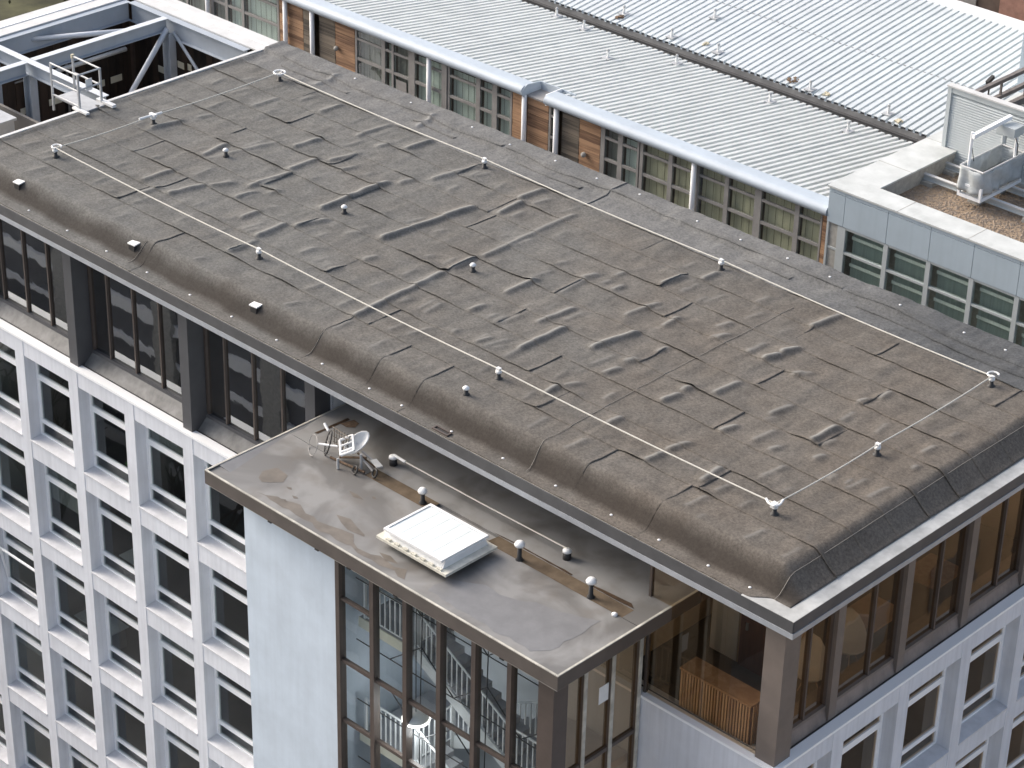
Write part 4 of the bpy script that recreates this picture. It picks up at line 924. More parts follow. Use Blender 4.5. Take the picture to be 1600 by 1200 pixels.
# plant and screen in one window of the grid
wx, wz = XO[3], rows[0]-HO   # the second window of the top row
xs_ = -24.5
pp = thing('potted_plant', (xs_+1.35, 1.25, rows[0]-FH+0.12), 'bright green potted plant behind a window in the top row of the grid', 'plant')
zf_ = rows[0]-FH+0.12
obj('pot', MB().lathe((xs_+1.35, 1.25, zf_), [(0.14, 0), (0.19, 0.35)], 12), 'concrete', pp)
lf = MB(); rr = random.Random(5)
for k in range(70):
    c = Vector((xs_+1.35 + rr.gauss(0, .16), 1.25 + rr.gauss(0, .12), zf_ + 0.55 + rr.uniform(-.2, .5)))
    a = rr.uniform(0, 6.28); u = Vector((math.cos(a), math.sin(a), rr.uniform(-.3, .8))).normalized()*0.12; w_ = u.orthogonal().normalized()*0.05
    lf.quad(c-u, c+w_, c+u, c-w_)
obj('leaves', lf, 'leaf_green', pp)
sg = obj('desk_screen', MB().box(xs_+0.5, xs_+1.9, 1.7, 1.74, zf_+0.7, zf_+1.6), 'screen_green', None, False, (xs_+1.2, 1.72, zf_)); tag(sg, 'pale green desk screen behind the window with the plant', 'screen')
# ---------------------------------------------------------------- open plant court with steel frame, left of the felt roof
K = thing('plant_enclosure', (-33, 6, -24), 'open topped plant court with blue grey steel beams and dark boarded walls', 'enclosure')
ZB = 0.90
obj('court_floor', MB().box(-36.2, -29.92, 0.5, 11.6, -6.6, -6.4), 'room_floor', K)
obj('outer_wall', MB().box(-36.75, -36.25, 0.4, 12.25, -24, 0.86).box(-36.249, -29.92, 11.75, 12.25, -24, 0.86), 'brick_dark', K)
rr = random.Random(11)
BD = [mesh_of('board', MB().box(0, d, 0.006, 0.296, -6.4, 0.84), 'clad_dark') for d in (0.03, 0.045, 0.038)]
for k in range(37): link('board', BD[rr.randrange(3)], K, (-36.248, 0.45 + 0.302*k, 0))
BX = [mesh_of('board', MB().box(0.006, 0.296, -d, 0, -6.4, 0.84), 'clad_dark') for d in (0.03, 0.045, 0.038)]
for k in range(20): link('board', BX[rr.randrange(3)], K, (-36.1 + 0.302*k, 11.748, 0))
for y, z, w in ((8.3, -1.97, 0.5), (8.9, -1.9, 0.3), (7.2, -1.97, 0.45), (10.75, -1.9, 0.45), (10.2, -1.9, .3), (6.6, -2.0, .4)):
    obj('wall_slot', MB().box(-36.2, -36.185, y, y+w, z-0.11, z+0.11), 'cream', K)
for x, z, w in ((-33.9, -0.9, .32), (-32.1, 0.1, .4), (-34.9, -1.35, .35), (-33.4, -0.85, .2), (-31.3, 0.25, .35)):
    obj('wall_slot', MB().box(x, x+w, 11.69, 11.70, z-0.11, z+0.11), 'cream', K)
obj('capping', MB().box(-36.80, -35.78, 0.3, 12.3, 0.862, 0.91).box(-35.779, -29.6, 11.38, 12.3, 0.862, 0.91), 'cap', K)
obj('capping_ridge', MB().box(-36.35, -36.28, 0.3, 11.8, 0.911, 0.935).box(-36.35, -29.6, 11.82, 11.88, 0.911, 0.935), 'frame_white', K)
def ibeam(axis, a, b, c, depth=0.42, w=0.24, top='steel_top', z=ZB):
    """I-beam along axis between a and b at cross position c"""
    f = (lambda x0, x1, z0, z1: MB().box(a, b, x0, x1, z0, z1)) if axis == 'x' else (lambda x0, x1, z0, z1: MB().box(x0, x1, a, b, z0, z1))
    o = obj('beam', f(c-0.012, c+0.012, z-depth+0.021, z-0.021), 'steel', K)
    obj('top_flange', f(c-w/2, c+w/2, z-0.02, z), top, o); obj('bottom_flange', f(c-w/2, c+w/2, z-depth, z-depth+0.02), 'steel', o)
    return o
ibeam('y', 0.4, 11.2, -35.64, 0.62, 0.26, 'steel', 0.86)
ibeam('x', -35.5, -29.92, 11.24, 0.62, 0.26, 'steel', 0.86)
ibeam('y', 0.4, 5.75, -33.62); ibeam('y', 6.02, 11.1, -33.62)
ibeam('x', -35.5, -29.92, 5.885)
for x, y in ((-33.62, 5.885), (-33.45, 11.05), (-35.5, 5.885)):
    o = obj('steel_column', MB().box(x-0.15, x+0.15, y-0.012, y+0.012, -6.4, ZB-0.43), 'steel', K)
    obj('column_flange', MB().box(x-0.17, x-0.151, y-0.13, y+0.13, -6.4, ZB-0.43).box(x+0.151, x+0.17, y-0.13, y+0.13, -6.4, ZB-0.43), 'steel', o)
obj('brace', MB().tube((-36.0, 6.9, 0.55), (-33.7, 11.0, 0.55), 0.085, 10), 'steel_top', K, True)
obj('brace', MB().tube((-33.45, 11.0, 0.6), (-33.45, 7.6, -3.2), 0.085, 10), 'steel_top', K, True)
obj('brace', MB().tube((-33.3, 11.12, 0.5), (-30.6, 11.12, -1.8), 0.055, 8), 'steel', K, True)
obj('tube_lamp', MB().tube((-35.1, 7.9, -0.45), (-35.1, 10.6, -0.45), 0.075, 10), 'cap', K, True)
obj('bracket_rail', MB().tube((-36.1, 9.0, -0.6), (-36.1, 9.0, -5), 0.04, 6).tube((-36.1, 7.4, -0.4), (-36.1, 7.4, -4), 0.04, 6).tube((-36.1, 7.0, -0.9), (-36.1, 10.8, -0.9), 0.03, 6), 'win_frame', K)
ac = thing('plant_unit', (-32.3, 3.0, -6.4), 'pale grey plant unit standing in the court beside the felt roof edge', 'plant unit')
obj('cabinet', MB().box(-33.1, -31.45, 2.2, 3.72, -6.4, 0.30), 'white_metal', ac)
obj('lid', MB().box(-33.16, -31.39, 2.14, 3.78, 0.301, 0.38), 'white_metal', ac)
# access platform with guard rails
L = thing('access_platform', (-30.1, 5.0, ZB), 'galvanised access platform with guard rails and warning sign, straddling the roof edge', 'access platform')
pts = {(0,0): (-30.78, 4.66), (1,0): (-29.52, 4.66), (1,1): (-29.52, 5.44), (0,1): (-30.78, 5.44)}
for k, (x, y) in pts.items(): obj('post', MB().box(x-0.028, x+0.028, y-0.028, y+0.028, 0.55 if k[0] == 0 else ZB, 2.02), 'white_metal', L)
for z in (2.0, 1.5, 1.05):
    for y in (4.66, 5.44):
        if z == 1.05 and y == 5.44: continue
        obj('rail', MB().tube((-30.78, y, z), (-29.52, y, z), 0.028, 8), 'white_metal', L)
for z in (2.0, 1.55): obj('rail', MB().tube((-29.52, 4.66, z), (-29.52, 5.44, z), 0.028, 8), 'white_metal', L)
obj('deck_plate', MB().box(-30.75, -29.3, 4.72, 5.38, 0.93, 0.965), 'white_metal', L)
obj('foot', MB().box(-29.75, -29.1, 4.56, 4.68, 0.94, 1.0), 'white', L); obj('foot', MB().box(-29.75, -29.0, 5.42, 5.56, 0.94, 1.02), 'white', L)
sgn = obj('sign', MB().box(-29.57, -29.56, 4.95, 5.18, 1.42, 1.78), 'white', L); sgn['label'] = 'pale sign hanging from the guard rail'
yc = obj('rail_cap', MB().box(-30.82, -30.74, 5.40, 5.48, 1.95, 2.06), 'yellow', L); yc['label'] = 'yellow tipped rail end'

# ---------------------------------------------------------------- metal roofed building behind
A = thing('metal_roofed_building', (-28, 26, -24), 'long building with pale ribbed metal roofs, blue rounded gutter and timber and glass front', 'building')
YA = 19.5
obj('wall', MB().box(-50, -13.72, YA+0.06, YA+0.3, -24, -4.6).box(-50, -13.72, YA+0.9, YA+1.0, -4.59, -1.77).box(-50, -13.72, YA-0.02, YA+0.89, -4.66, -4.6), 'brick_dark', A)
obj('eave_soffit', MB().box(-50, -13.72, YA-0.12, YA+0.9, -1.76, -1.70), 'win_frame', A)
TIM = [(-37.93, -36.7, 'timber'), (-36.68, -36.2, 'timber_grey'), (-35.85, -35.05, 'timber_grey'), (-35.03, -34.06, 'timber'), (-26.57, -26.0, 'timber'),
       (-25.9, -25.0, 'timber'), (-24.39, -23.66, 'timber_grey'), (-23.64, -22.76, 'timber'), (-14.02, -13.76, 'timber')]
rr = random.Random(4)
for a, b, mt in TIM:
    ms = [mesh_of('board', MB().box(0, b-a, -d, 0.05, 0, 0.142), mt) for d in (0.02, 0.032, 0.026)]
    for k in range(19):
        link('board', ms[rr.randrange(3)], A, (a, YA, -4.58 + 0.149*k))
GROUPS = [
 ([(-49.6, -47.9, 'blind_dark'), (-47.8, -46.2, 'blind_pale'), (-46.1, -44.6, 'blind_pale'), (-44.5, -43.1, 'blind_dark'), (-43.0, -41.75, 'blind_dark'), (-41.55, -40.9, 'blind_dark'), (-40.75, -39.98, 'blind_pale'), (-39.85, -38.05, 'blind_pale')], -49.7, -37.96),
 ([(-33.95, -32.72, 'blind_dark'), (-32.56, -32.24, 'blind_pale'), (-32.14, -31.42, 'blind_dark'), (-31.12, -29.84, 'blind_pale')], -34.03, -29.79),
 ([(-29.46, -28.24, 'blind_pale'), (-28.05, -27.5, 'blind_pale'), (-27.28, -26.68, 'blind_pale')], -29.55, -26.6),
 ([(-24.9, -24.7, 'blind_dark')], -24.97, -24.62),
 ([(-22.57, -22.02, 'blind_dark'), (-21.83, -21.22, 'blind_pale')], -22.74, -21.15),
 ([(-20.98, -19.95, 'blind_beige'), (-19.79, -18.97, 'blind_beige'), (-18.72, -17.72, 'blind_beige'), (-17.56, -16.56, 'blind_beige'), (-16.3, -15.05, 'blind_beige'), (-14.88, -14.1, 'blind_beige')], -21.1, -14.04)]
for panes, gx0, gx1 in GROUPS:
    fr = MB(); xs = [gx0] + sum([[a, b] for a, b, _ in panes], []) + [gx1]
    for a, b in zip(xs[0::2], xs[1::2]): fr.box(a, b, YA-0.03, YA+0.07, -4.59, -1.77)
    for a, b, _ in panes:
        for z0, z1 in ((-4.59, -4.45), (-2.93, -2.83), (-2.20, -2.12), (-1.84, -1.77)): fr.box(a, b, YA-0.02, YA+0.06, z0, z1)
    w = obj('window', fr, 'win_frame', A)
    for q, (a, b, bl) in enumerate(panes):
        for z0, z1 in ((-4.45, -2.93), (-2.83, -2.20), (-2.12, -1.84)):
            obj('pane', MB().box(a, b, YA+0.015, YA+0.027, z0, z1), 'glass_metal', w)
        n = max(2, int((b-a)/0.13)); mb = MB()
        for k in range(n):
            xa = a + (b-a)*k/n; off = 0.012*(k % 2)
            mb.box(xa+0.004, xa + (b-a)/n - 0.004, YA+0.17+off, YA+0.175+off, -4.4, -1.86 if bl != 'blind_pale' else -2.0)
        obj('blind', mb, bl, w)
obj('column', MB().box(-29.77, -29.57, YA-0.06, YA+0.08, -4.59, -1.77), 'win_frame', A)
dk = obj('small_window', MB().box(-32.0, -31.5, YA-0.04, YA-0.031, -3.9, -3.05), 'win_frame', A)
for x in (-37.5, -36.1, -41.75, -30.32, -25.95, -24.55, -18.84):
    o = obj('downpipe', MB().tube((x, 19.36, -4.7), (x, 19.36, -1.72), 0.085, 12), 'frame_white', A, True)
for x, z in ((-34.9, -2.75), (-23.35, -2.95)):
    obj('wall_lamp', MB().lathe((x, YA-0.12, z-0.1), [(0.04, 0), (0.08, 0.03), (0.095, 0.08), (0.08, 0.13), (0.04, 0.16)], 12), 'concrete', A, True)
def gutter(x0, x1):
    prof = []
    for i in range(25):
        a = math.radians(100 + 190*i/24); prof.append((19.40 + 0.24*math.cos(a), -1.575 + 0.185*math.sin(a)))
    prof += [(19.75, -1.76), (19.75, -1.40)]
    return obj('gutter', MB().extr(prof, 'x', x0, x1), 'blue_gutter', A)
gutter(-50, -25.93); gutter(-24.95, -13.72)
obj('gutter_end', MB().extr([(19.16, -1.62), (19.2, -1.5), (19.42, -1.36), (20.08, -1.44), (20.08, -1.80), (19.3, -1.80)], 'x', -25.93, -25.89), 'blue_gutter', A)
obj('recessed_fascia', MB().box(-25.888, -24.4, 20.06, 20.10, -1.82, -1.44), 'blue_gutter', A)
obj('gutter_return', MB().box(-24.99, -24.95, 19.3, 20.055, -1.78, -1.40), 'frame_white', A)
RN = obj('near_roof', MB().extr([(19.5, -1.58), (26.7, -2.59), (26.7, -2.6), (19.5, -1.62)], 'x', -50, -25.9).extr([(19.5, -1.58), (26.7, -2.59), (26.7, -2.6), (19.5, -1.62)], 'x', -24.9, -13.75).extr([(20.11, -1.586), (26.7, -2.51), (26.7, -2.6), (20.11, -1.70)], 'x', -25.899, -24.901), 'roof_near', A)
def sheet_panel(w, trough, depth, y0, y1, z0, slope, mt):
    """one pan of profiled sheet: wide crown and a narrow trough, running up the slope"""
    pr = [(0, 0), (0.012, -depth), (trough, -depth), (trough+0.012, 0), (w, 0), (w, -0.02), (trough+0.02, -0.02), (trough+0.006, -depth-0.012), (0.004, -depth-0.012), (-0.006, -0.02)]
    n = len(pr); vs = [(x, y0, z0 + z) for x, z in pr] + [(x, y1, z0 + (y1-y0)*slope + z) for x, z in pr]
    mb = MB(); mb.add(vs, [(i, (i+1) % n, n + (i+1) % n, n + i) for i in range(n)] + [tuple(range(n-1, -1, -1)), tuple(range(n, 2*n))])
    return mesh_of('roof_sheet', mb, mt)
rr = random.Random(9)
PN = sheet_panel(0.2655, 0.125, 0.10, 19.40, 26.78, -1.40, -0.14, 'roof_near')
PS = sheet_panel(0.2655, 0.125, 0.10, 20.11, 26.78, -1.4994, -0.14, 'roof_near')
k = 0; x = -46.2
while x < -14.05:
    o = link('roof_sheet', PS if -26.0 < x < -24.95 else PN, RN, (x, rr.uniform(-0.03, 0.03), rr.uniform(-0.004, 0.004))); x += 0.267
FA0, FA1 = 27.4, 35.3
RF = obj('far_roof', MB().extr([(FA0+0.1, -2.47), (FA1, -1.53), (FA1, -1.6), (FA0+0.1, -2.54)], 'x', -44, -14.3), 'roof_far', A)
PFR = sheet_panel(0.268, 0.080, 0.085, FA0, FA1, -2.33, 0.12, 'roof_far')
x = -40.0
while x < -14.5:
    link('roof_sheet', PFR, RF, (x, rr.uniform(-0.02, 0.02), rr.uniform(-0.004, 0.004))); x += 0.27
obj('ridge_cap', MB().extr([(35.2, -1.40), (35.2, -1.33), (35.5, -1.26), (35.85, -1.33), (35.85, -1.5), (35.2, -1.5)], 'x', -44, -14.6), 'frame_white', RF)
fx = MB(); x = -40.0
while x < -16.5: fx.box(x+0.10, x+0.2, 30.78, 30.82, -2.33+0.12*3.38, -2.33+0.12*3.38+0.012); x += 0.27
obj('fixing_line', fx, 'valley', RF)['kind'] = 'stuff'
vg = MB().box(-44, -13.8, 26.72, 27.42, -2.95, -2.9).box(-44, -13.8, 27.42, 27.5, -2.95, -2.42).box(-44, -13.8, 26.60, 26.70, -2.95, -2.62)
obj('valley_gutter', vg, 'valley', A)
obj('valley_ledge', MB().box(-44, -13.8, 27.28, 27.419, -2.66, -2.60), 'fascia', A)
for x in (-40, -36, -32, -28.5, -25.0, -22.6, -19.5, -17.0): obj('gutter_joint', MB().box(x, x+1.1, 27.36, 27.419, -2.70, -2.662), 'fascia', A)
zn_ = lambda y: -1.40 - 0.14*(y-19.4)
zf2 = lambda y: -2.33 + 0.12*(y-FA0)
def roof_anchor(x, y, z, label, grp):
    t = thing('roof_anchor', (x, y, z), label, 'anchor', grp)
    obj('plate', MB().box(x-0.16, x+0.16, y-0.16, y+0.16, z, z+0.03), 'white_metal', t)
    obj('post', MB().tube((x, y, z+0.03), (x, y, z+0.24), 0.045, 8), 'white', t)
    obj('eye', MB().lathe((x, y, z+0.24), [(0.03, 0), (0.055, 0.03), (0.04, 0.08), (0.02, 0.09)], 8), 'white_metal', t)
for x, y, lab in ((-26.79, 24.3, 'roof anchor standing in the middle of the near metal roof, above the gutter notch'),
                  (-31.16, 26.47, 'roof anchor at the valley edge of the near roof, leftmost one in view'),
                  (-29.61, 26.19, 'roof anchor at the valley edge of the near roof, second from the left'),
                  (-25.32, 26.14, 'roof anchor at the valley edge of the near roof, third from the left'),
                  (-21.01, 25.77, 'roof anchor at the valley edge of the near roof, fourth from the left'),
                  (-17.79, 25.7, 'roof anchor at the valley edge of the near roof, nearest the stone coping')):
    roof_anchor(x, y, zn_(y), lab, 'anchors on the near metal roof')
for x, y, lab in ((-29.43, 28.08, 'roof anchor near the lower edge of the far roof, leftmost beside brown litter'),
                  (-26.91, 27.74, 'roof anchor near the lower edge of the far roof, second from the left'),
                  (-26.68, 29.75, 'roof anchor higher up the far roof than all the others'),
                  (-24.9, 27.81, 'roof anchor near the lower edge of the far roof beside a yellow patch'),
                  (-20.76, 27.58, 'roof anchor with wide plate on the far roof, right of brown litter'),
                  (-17.74, 27.78, 'roof anchor near the lower edge of the far roof, closest to the louvre screen')):
    roof_anchor(x, y, zf2(y), lab, 'anchors on the far metal roof')
def litter(x, y, z, mt, label, n=11, r=0.12):
    rr = random.Random(int(abs(x*100))); mb = MB()
    for k in range(n):
        a = rr.uniform(0, 6.28); d = r*math.sqrt(rr.random()); c = (x + d*math.cos(a), y + d*math.sin(a), z + rr.uniform(0.012, 0.06))
        mb.obox(c, (rr.uniform(.02,.05), rr.uniform(-.03,.03), 0), (rr.uniform(-.03,.03), rr.uniform(.02,.05), 0.01), (0, 0, rr.uniform(.006,.02)))
    tag(obj('leaf_litter', mb, mt, None, False, (x, y, z)), label, 'litter', 'litter on the far metal roof')
litter(-29.37, 27.75, zf2(27.75), 'rust', 'clump of brown leaf litter by the leftmost far roof anchor')
litter(-21.62, 27.72, zf2(27.72), 'rust', 'clump of brown leaf litter left of the wide plated anchor', 14, 0.2)
litter(-25.62, 27.98, zf2(27.98), 'yellow', 'yellowish patch of litter left of an anchor on the far roof', 7, 0.1)
litter(-20.14, 27.6, zf2(27.6), 'yellow', 'yellowish patch of litter right of the wide plated anchor')
litter(-17.16, 27.58, zf2(27.58), 'yellow', 'yellowish patch of litter on the far roof nearest the stone coping')

# ---------------------------------------------------------------- block with gravel roof, right
G = thing('gravel_roofed_block', (-8, 25, -24), 'block with blue grey cladding panels, pale stone coping and gravel flat roof', 'building')
YB = 19.2; XE = 3.0
obj('wall', MB().box(-13.65, XE, YB+0.9, YB+1.0, -5.2, -1.9).box(-13.65, XE, YB+0.05, YB+1.0, -24, -5.2).box(-13.69, -13.3, YB+0.06, 31, -24, -1.82).box(-13.69, -12.6, YB+0.86, 31, -1.81, -0.74), 'concrete', G)
obj('parapet', MB().box(-13.66, XE, YB+0.05, YB+0.84, -1.80, -0.74), 'clad_blue', G)
obj('coping', MB().box(-13.74, XE, YB-0.04, YB+0.86, -0.738, -0.68).box(-13.74, -12.55, YB+0.862, 31, -0.738, -0.68), 'coping', G)
for y in (21.6, 24.0, 26.4): obj('coping_joint', MB().box(-13.745, -12.545, y, y+0.02, -0.70, -0.676), 'concrete', G)
for x in (-11.3, -8.9, -6.5): obj('coping_joint', MB().box(x, x+0.02, YB-0.045, YB+0.865, -0.70, -0.676), 'concrete', G)
sm = [-13.69, -13.11, -11.6, -10.13, -8.68, -7.18, -5.7, -4.2, -2.7, -1.2, 0.3, 1.8]
for a, b in zip(sm[:-1], sm[1:]):
    obj('panel', MB().box(a+0.008, b-0.008, YB, YB+0.045, -1.82, -0.872), 'clad_blue', G)
    obj('panel', MB().box(a+0.008, b-0.008, YB+0.003, YB+0.045, -0.858, -0.742), 'clad_blue', G)
obj('seam_backing', MB().box(-13.68, XE, YB+0.046, YB+0.049, -1.82, -0.742), 'fascia', G)
obj('panel', MB().box(-13.69, -13.66, YB+0.05, 31, -1.82, -0.742), 'clad_blue', G)
rr = random.Random(3)
for a, b in zip(sm[1:-1], sm[2:]):
    fr = MB().box(a, a+0.09, YB+0.02, YB+0.16, -5.2, -1.84).box(b-0.06, b, YB+0.02, YB+0.16, -5.2, -1.84)
    for z in (-2.64, -3.75, -4.9): fr.box(a+0.09, b-0.06, YB+0.03, YB+0.15, z-0.035, z+0.035)
    fr.box(a+0.09, b-0.06, YB+0.03, YB+0.15, -1.90, -1.84)
    w = obj('window', fr, 'louvre', G)
    for z0, z1 in ((-2.6, -1.9), (-3.71, -2.68), (-4.86, -3.79)):
        obj('pane', MB().box(a+0.09, b-0.06, YB+0.08, YB+0.09, z0, z1), 'glass_metal', w)
    n = 13; mb = MB(); aa = a + 0.22
    for k in range(n):
        xa = aa + (b-0.08-aa)*k/n; mb.obox((xa+0.045, YB+0.28, -3.5), (0.036, 0.02, 0), (0.002, -0.003, 0), (0, 0, 1.55))
    obj('blind', mb, 'blind_teal', w)
    for z in (-2.16, -3.02, -4.1): obj('reflection_bar', MB().box(aa, b-0.1, YB+0.20, YB+0.22, z-0.05, z+0.05), 'blind_pale', w)  # pale bars modelled in place of strip-light reflections on the glass
fr = MB().box(-13.69, -13.62, YB+0.02, YB+0.14, -5.2, -1.84).box(-13.3, -13.11, YB+0.02, YB+0.14, -5.2, -1.84).box(-13.62, -13.3, YB+0.03, YB+0.12, -2.66, -2.6)
w = obj('window', fr, 'louvre', G); obj('pane', MB().box(-13.62, -13.3, YB+0.08, YB+0.09, -5.2, -1.84), 'glass_metal', w)
for z in (-2.25, -2.9, -3.6): obj('pipe_elbow', MB().ring((-13.45, YB+0.2, z), 0.13, 0.025, (1,0,0), (0,0,1), 0, 3.4, 8), 'louvre', w)
gb = obj('gravel_bed', MB().box(-12.6, XE, YB+0.84, 31, -1.4, -1.25), 'gravel', G)
rng = np.random.RandomState(5); mb = MB(); o8 = [(1,0,0),(0,1,0),(-1,0,0),(0,-1,0),(0,0,1),(0,0,-1)]; f8 = [(0,1,4),(1,2,4),(2,3,4),(3,0,4),(1,0,5),(2,1,5),(3,2,5),(0,3,5)]
for k in range(11000):
    x = rng.uniform(-12.52, -4); y = rng.uniform(20.1, 27.5); s = rng.uniform(0.02, 0.045)
    mb.add([(x+a*s*rng.uniform(.7,1.5), y+b*s*rng.uniform(.7,1.5), -1.245+c*s*0.7) for a, b, c in o8], f8)
st = obj('gravel', mb, 'stone', G); st['kind'] = 'stuff'
# louvred screen
LS = thing('louvre_screen', (-11, 23.9, -1.25), 'tall pale grey louvred screen standing on the gravel roof', 'screen')
obj('frame', MB().box(-13.08, -12.95, 23.82, 23.98, -1.25, 1.24).box(-12.949, -6.0, 23.84, 23.96, 1.06, 1.24).box(-12.949, -6.0, 23.84, 23.96, -1.08, -0.96), 'louvre', LS)
obj('top_rail', MB().box(-13.1, -6.0, 23.78, 24.02, 1.242, 1.29), 'cap', LS)
SLT = mesh_of('slat', MB().extr([(23.85, 0.0), (23.86, 0.012), (23.95, 0.085), (23.94, 0.073)], 'x', -12.94, -6.0), 'louvre')
for k in range(25): link('slat', SLT, LS, (0, 0, -0.955 + 0.079*k))
obj('stay', MB().tube((-13.0, 24.0, 1.2), (-13.0, 25.4, -1.2), 0.05, 8), 'louvre', LS)
# cradle track
def track(y, label):
    t = thing('cradle_track', (-10, y, -1.25), label, 'track', 'cradle tracks on the gravel roof')
    o = obj('rail', MB().box(-13.3, -4, y-0.06, y+0.06, -0.96, -0.93), 'cap', t)
    obj('web', MB().box(-13.3, -4, y-0.012, y+0.012, -1.10, -0.961).box(-13.3, -4, y-0.05, y+0.05, -1.12, -1.101), 'louvre', t)
    for x in (-12.4, -10.75, -8.9, -7.0):
        for z in (-1.25, -1.185): obj('block', MB().box(x-0.2+0.02*(z > -1.2), x+0.2, y-0.16, y+0.16, z, z+0.062), 'concrete', t)
    obj('end_stop', MB().box(-13.2, -13.0, y-0.09, y+0.09, -0.929, -0.74), 'louvre', t)
track(22.35, 'cradle track nearest the stone coping, white topped rail on concrete blocks')
track(23.45, 'cradle track close under the louvred screen')
# cradle wrapped in tarpaulin
CR = thing('access_cradle', (-10.6, 23.0, -0.93), 'window cleaning cradle wrapped in pale tarpaulin with jib posts, parked on the tracks', 'cradle')
xa, xb, ya_, yb_ = -11.05, -10.25, 21.75, 23.85
obj('chassis', MB().box(xa, xb, ya_, ya_+0.10, -0.92, -0.82).box(xa, xa+0.1, ya_+0.101, yb_, -0.92, -0.82).box(xb-0.1, xb, ya_+0.101, yb_, -0.92, -0.82).box(xa, xa+0.08, ya_, ya_+0.08, -0.819, -0.55).box(xb-0.08, xb, ya_, ya_+0.08, -0.819, -0.55).box(xa, xb, ya_, ya_+0.08, -0.549, -0.48), 'frame_white', CR)
# tarpaulin: folded skirt round the basket
n = 64; rows_ = 7; mb = MB(); per = []
for i in range(n):
    t = i/n*2*((xb-xa)+(yb_-ya_)); w_, h_ = xb-xa, yb_-ya_
    if t < w_: p = (xa+t, ya_, 0, -1)
    elif t < w_+h_: p = (xb, ya_+t-w_, 1, 0)
    elif t < 2*w_+h_: p = (xb-(t-w_-h_), yb_, 0, 1)
    else: p = (xa, yb_-(t-2*w_-h_), -1, 0)
    per.append(p)
for j in range(rows_+1):
    v = j/rows_
    for i, (px_, py_, nx_, ny_) in enumerate(per):
        d = 0.045*(1-v*0.6)*math.sin(i*1.15 + 1.3*math.sin(i*0.37)) + 0.03*math.sin(i*0.5 + j*0.9) + 0.02
        mb.v.append((px_ + nx_*d, py_ + ny_*d, -0.72 + 0.72*v + 0.02*math.sin(i*0.9)))
for j in range(rows_):
    for i in range(n): mb.f.append((j*n+i, j*n+(i+1) % n, (j+1)*n+(i+1) % n, (j+1)*n+i))
tp = obj('tarpaulin', mb, 'tarp', CR, True); tp.modifiers.new('t', 'SOLIDIFY').thickness = 0.012
obj('basket_rail', MB().path([(xa, ya_, 0.02), (xb, ya_, 0.02), (xb, yb_, 0.02), (xa, yb_, 0.02), (xa, ya_, 0.02)], 0.03, 8), 'cap', CR)
obj('basket_floor', MB().box(xa+0.05, xb-0.05, ya_+0.12, yb_-0.05, -0.60, -0.56), 'valley', CR)
obj('jib_post', MB().tube((xa+0.12, ya_+0.25, -0.5), (xa+0.12, ya_+0.25, 1.0), 0.045, 8), 'frame_white', CR)
obj('jib_post', MB().tube((xb-0.12, yb_-0.35, -0.5), (xb-0.12, yb_-0.35, 0.75), 0.045, 8), 'frame_white', CR)
obj('jib_arm', MB().obox((-10.75, 22.7, 1.02), (0.12, 0.75, 0.12), (0.06, -0.02, 0), (0, 0, 0.06)), 'frame_white', CR)
obj('hoist', MB().obox((-10.5, 23.3, 0.85), (0.3, 0, 0), (0, 0.25, 0), (0, 0, 0.14)).tube((-10.55, 23.1, 0.7), (-10.55, 23.1, 0.45), 0.08, 8), 'louvre', CR)
obj('wire', MB().path([(-10.93, 22.0, 1.0), (-10.95, 22.1, 0.5), (-10.9, 22.2, 0.05)], 0.012, 5).path([(-10.3, 23.2, 0.8), (-10.25, 23.4, 0.4), (-10.3, 23.5, 0.0)], 0.016, 5), 'black', CR)
# guard rail on the far side of the block
GR = thing('guard_rail', (-13.2, 28, -0.68), 'weathered brown guard rail behind the louvred screen', 'guard rail')
for z in (0.5, -0.02): obj('rail', MB().box(-13.26, -13.12, 25.3, 33, z-0.06, z+0.06), 'rail_brown', GR)
obj('kick_rail', MB().box(-13.27, -13.11, 25.3, 33, -0.62, -0.40), 'rail_brown', GR)
for y in (25.5, 26.9, 28.3, 29.7, 31.1): obj('post', MB().box(-13.22, -13.16, y, y+0.06, -0.68, 0.44), 'rail_brown', GR)
CC = thing('roof_camera', (-14.2, 27.4, -0.68), 'small dark camera on a bracket above the far stone coping', 'camera')
obj('bracket', MB().tube((-13.9, 27.4, -0.68), (-13.9, 27.4, 0.1), 0.03, 6), 'black', CC)
obj('body', MB().obox((-13.9, 27.4, 0.17), (0.05, 0, 0), (0, 0.16, 0.06), (0, -0.02, 0.06)), 'black', CC)
PRm = thing('plant_room', (-11.5, 34, -24), 'pale blue grey clad plant room rising at the right behind the guard rail', 'building')
obj('core', MB().box(-15.35, -7, 31.55, 37, -24, 6), 'concrete', PRm)
for z in (-2.6, -0.1, 2.4):
    for k in range(4): obj('panel', MB().box(-15.4+k*2.1, -15.4+k*2.1+2.08, 31.5, 31.548, z, z+2.48), 'clad_blue', PRm)
for z in (-2.6, -0.1, 2.4): obj('panel', MB().box(-15.4, -15.352, 31.55, 36.9, z, z+2.48), 'clad_blue', PRm)
# brick buildings beyond the ridge
BK = thing('brick_building', (-28, 44, -24), 'brown brick building with a pink brick pier beyond the metal roof ridge', 'building')
obj('wall', MB().box(-40, -22.75, 42, 50, -24, 3), 'brick_dark', BK)
pk = obj('pier', MB().box(-22.7, -17, 41.7, 50, -24, 3), 'brick', BK); pk['label'] = 'pink brick pier'
for k in range(6): obj('window', MB().box(-39+2.7*k, -38+2.7*k+0.6, 41.95, 41.999, -5.2, -2.6), 'win_frame', BK)
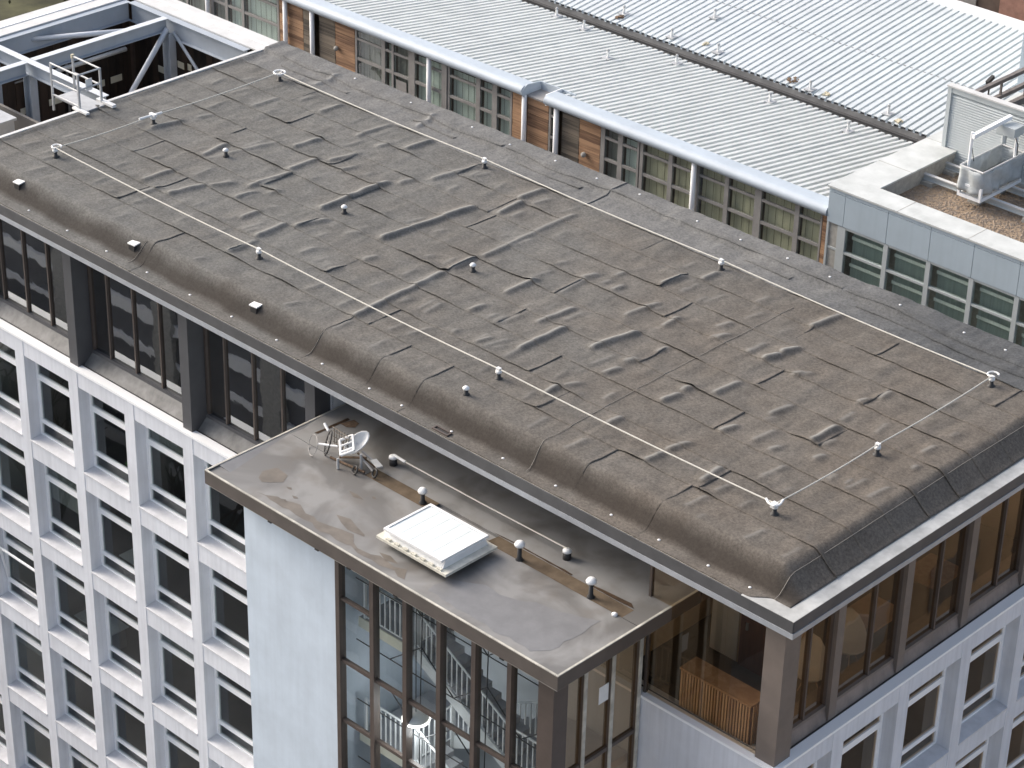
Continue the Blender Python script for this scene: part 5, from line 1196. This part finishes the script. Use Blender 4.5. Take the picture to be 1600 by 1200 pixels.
# trees on the ground far behind the court
def tree(x, y, h, r, label, seed, base=-24.0):
    rr = random.Random(seed); t = thing('tree', (x, y, base), label, 'tree', 'trees beyond the plant court')
    obj('trunk', MB().tube((x, y, base), (x+0.2, y+0.1, base+h*0.6), 0.28, 8, 0.12).tube((x+0.1, y, base+h*.4), (x-1.2, y+.5, base+h*.75), 0.12, 6, 0.04).tube((x+0.1, y, base+h*.45), (x+1.3, y-.6, base+h*.8), 0.12, 6, 0.04), 'bark', t)
    mb = MB(); cl = [(rr.gauss(0, r*.45), rr.gauss(0, r*.45), h*rr.uniform(.45, .95)) for _ in range(26)]
    for cx_, cy_, cz_ in cl:
        for k in range(70):
            c = Vector((x+cx_+rr.gauss(0, .5), y+cy_+rr.gauss(0, .5), base+cz_+rr.gauss(0, .42)))
            u = Vector((rr.uniform(-1,1), rr.uniform(-1,1), rr.uniform(-1,1))).normalized(); w_ = u.orthogonal().normalized()
            mb.quad(c-u*.14, c+w_*.09, c+u*.14, c-w_*.09)
    obj('crown', mb, 'leaf', t)
for i, (x, y, h, r, lab) in enumerate(((-90, 41, 7, 2.6, 'olive tree at the very top left corner beyond the court'), (-86, 47, 6, 2.3, 'olive tree just right of the corner one, above the pale capping'), (-94, 48, 7, 2.8, 'olive tree behind the other two at the top left'))):
    tree(x, y, h, r, lab, 40+i)

# ---------------------------------------------------------------- what the windows mirror: buildings and trees across the street
OP = thing('opposite_block', (-42, -24, -24), 'grey block with pale floor bands across the street, mirrored in the top storey glass', 'building')
obj('wall', MB().box(-78, -20, -34, -16, -24, -12.5), 'grey_block', OP)
for z in (-22.6, -19.6, -16.6, -13.6):
    obj('band', MB().box(-78.1, -19.9, -15.98, -15.8, z, z+0.45), 'white', OP); obj('band', MB().box(-78.1, -19.9, -15.98, -15.85, z+1.5, z+1.75), 'white', OP)
for k in range(9): obj('pier', MB().box(-76+6.4*k, -74.9+6.4*k, -15.99, -15.7, -24, -12.5), 'concrete', OP)
obj('roof', MB().box(-78.2, -19.8, -34.2, -15.75, -12.49, -12.2), 'coping', OP)
O2 = thing('opposite_pavilion', (-60, -8, -24), 'low pale roofed pavilion across the street, mirrored in the top storey glass', 'building')
obj('wall', MB().box(-66, -50, -13, -5, -24, -19), 'brick', O2); obj('roof', MB().box(-66.5, -49.5, -13.5, -4.5, -18.99, -18.6), 'cap', O2)
def bare_tree(x, y, label, seed):
    rr = random.Random(seed); t = thing('bare_tree', (x, y, -24), label, 'tree', 'bare street trees mirrored in the glass'); mb = MB()
    def br(p, d, L, r, lv):
        q = p + d*L; mb.tube(p, q, r, 5, r*0.65, False)
        if lv < 4:
            for k in range(3 if lv else 4):
                nd = (d + Vector((rr.uniform(-.8,.8), rr.uniform(-.8,.8), rr.uniform(-.1,.6)))).normalized(); br(q, nd, L*rr.uniform(.6,.8), r*0.6, lv+1)
    br(Vector((x, y, -24)), Vector((0,0,1)), 3.2, 0.24, 0); obj('branches', mb, 'bark', t)
for i, (x, y) in enumerate(((-40, -8), (-47, -9), (-34, -10), (-55, -3))): bare_tree(x, y, ['bare tree nearest the grid facade across the street', 'bare tree beside the pavilion across the street', 'bare tree in front of the banded block', 'bare tree by the pavilion corner'][i], 60+i)
O3 = thing('unseen_side_block', (25, 30, -24), 'unseen block to the right, made bright tan for reflection in the side glazing and bounce light', 'building')
obj('wall', MB().box(14, 40, 6, 60, -24, -9), 'tan', O3)  # unseen block, bright tan to brown the side glass and bounce light
for z in (-22, -18.6, -15.2, -11.8):
    for k in range(9): obj('window', MB().box(13.93, 13.995, 8+5.6*k, 11+5.6*k, z, z+1.8), 'cap' if k % 3 == 0 else 'win_frame', O3)
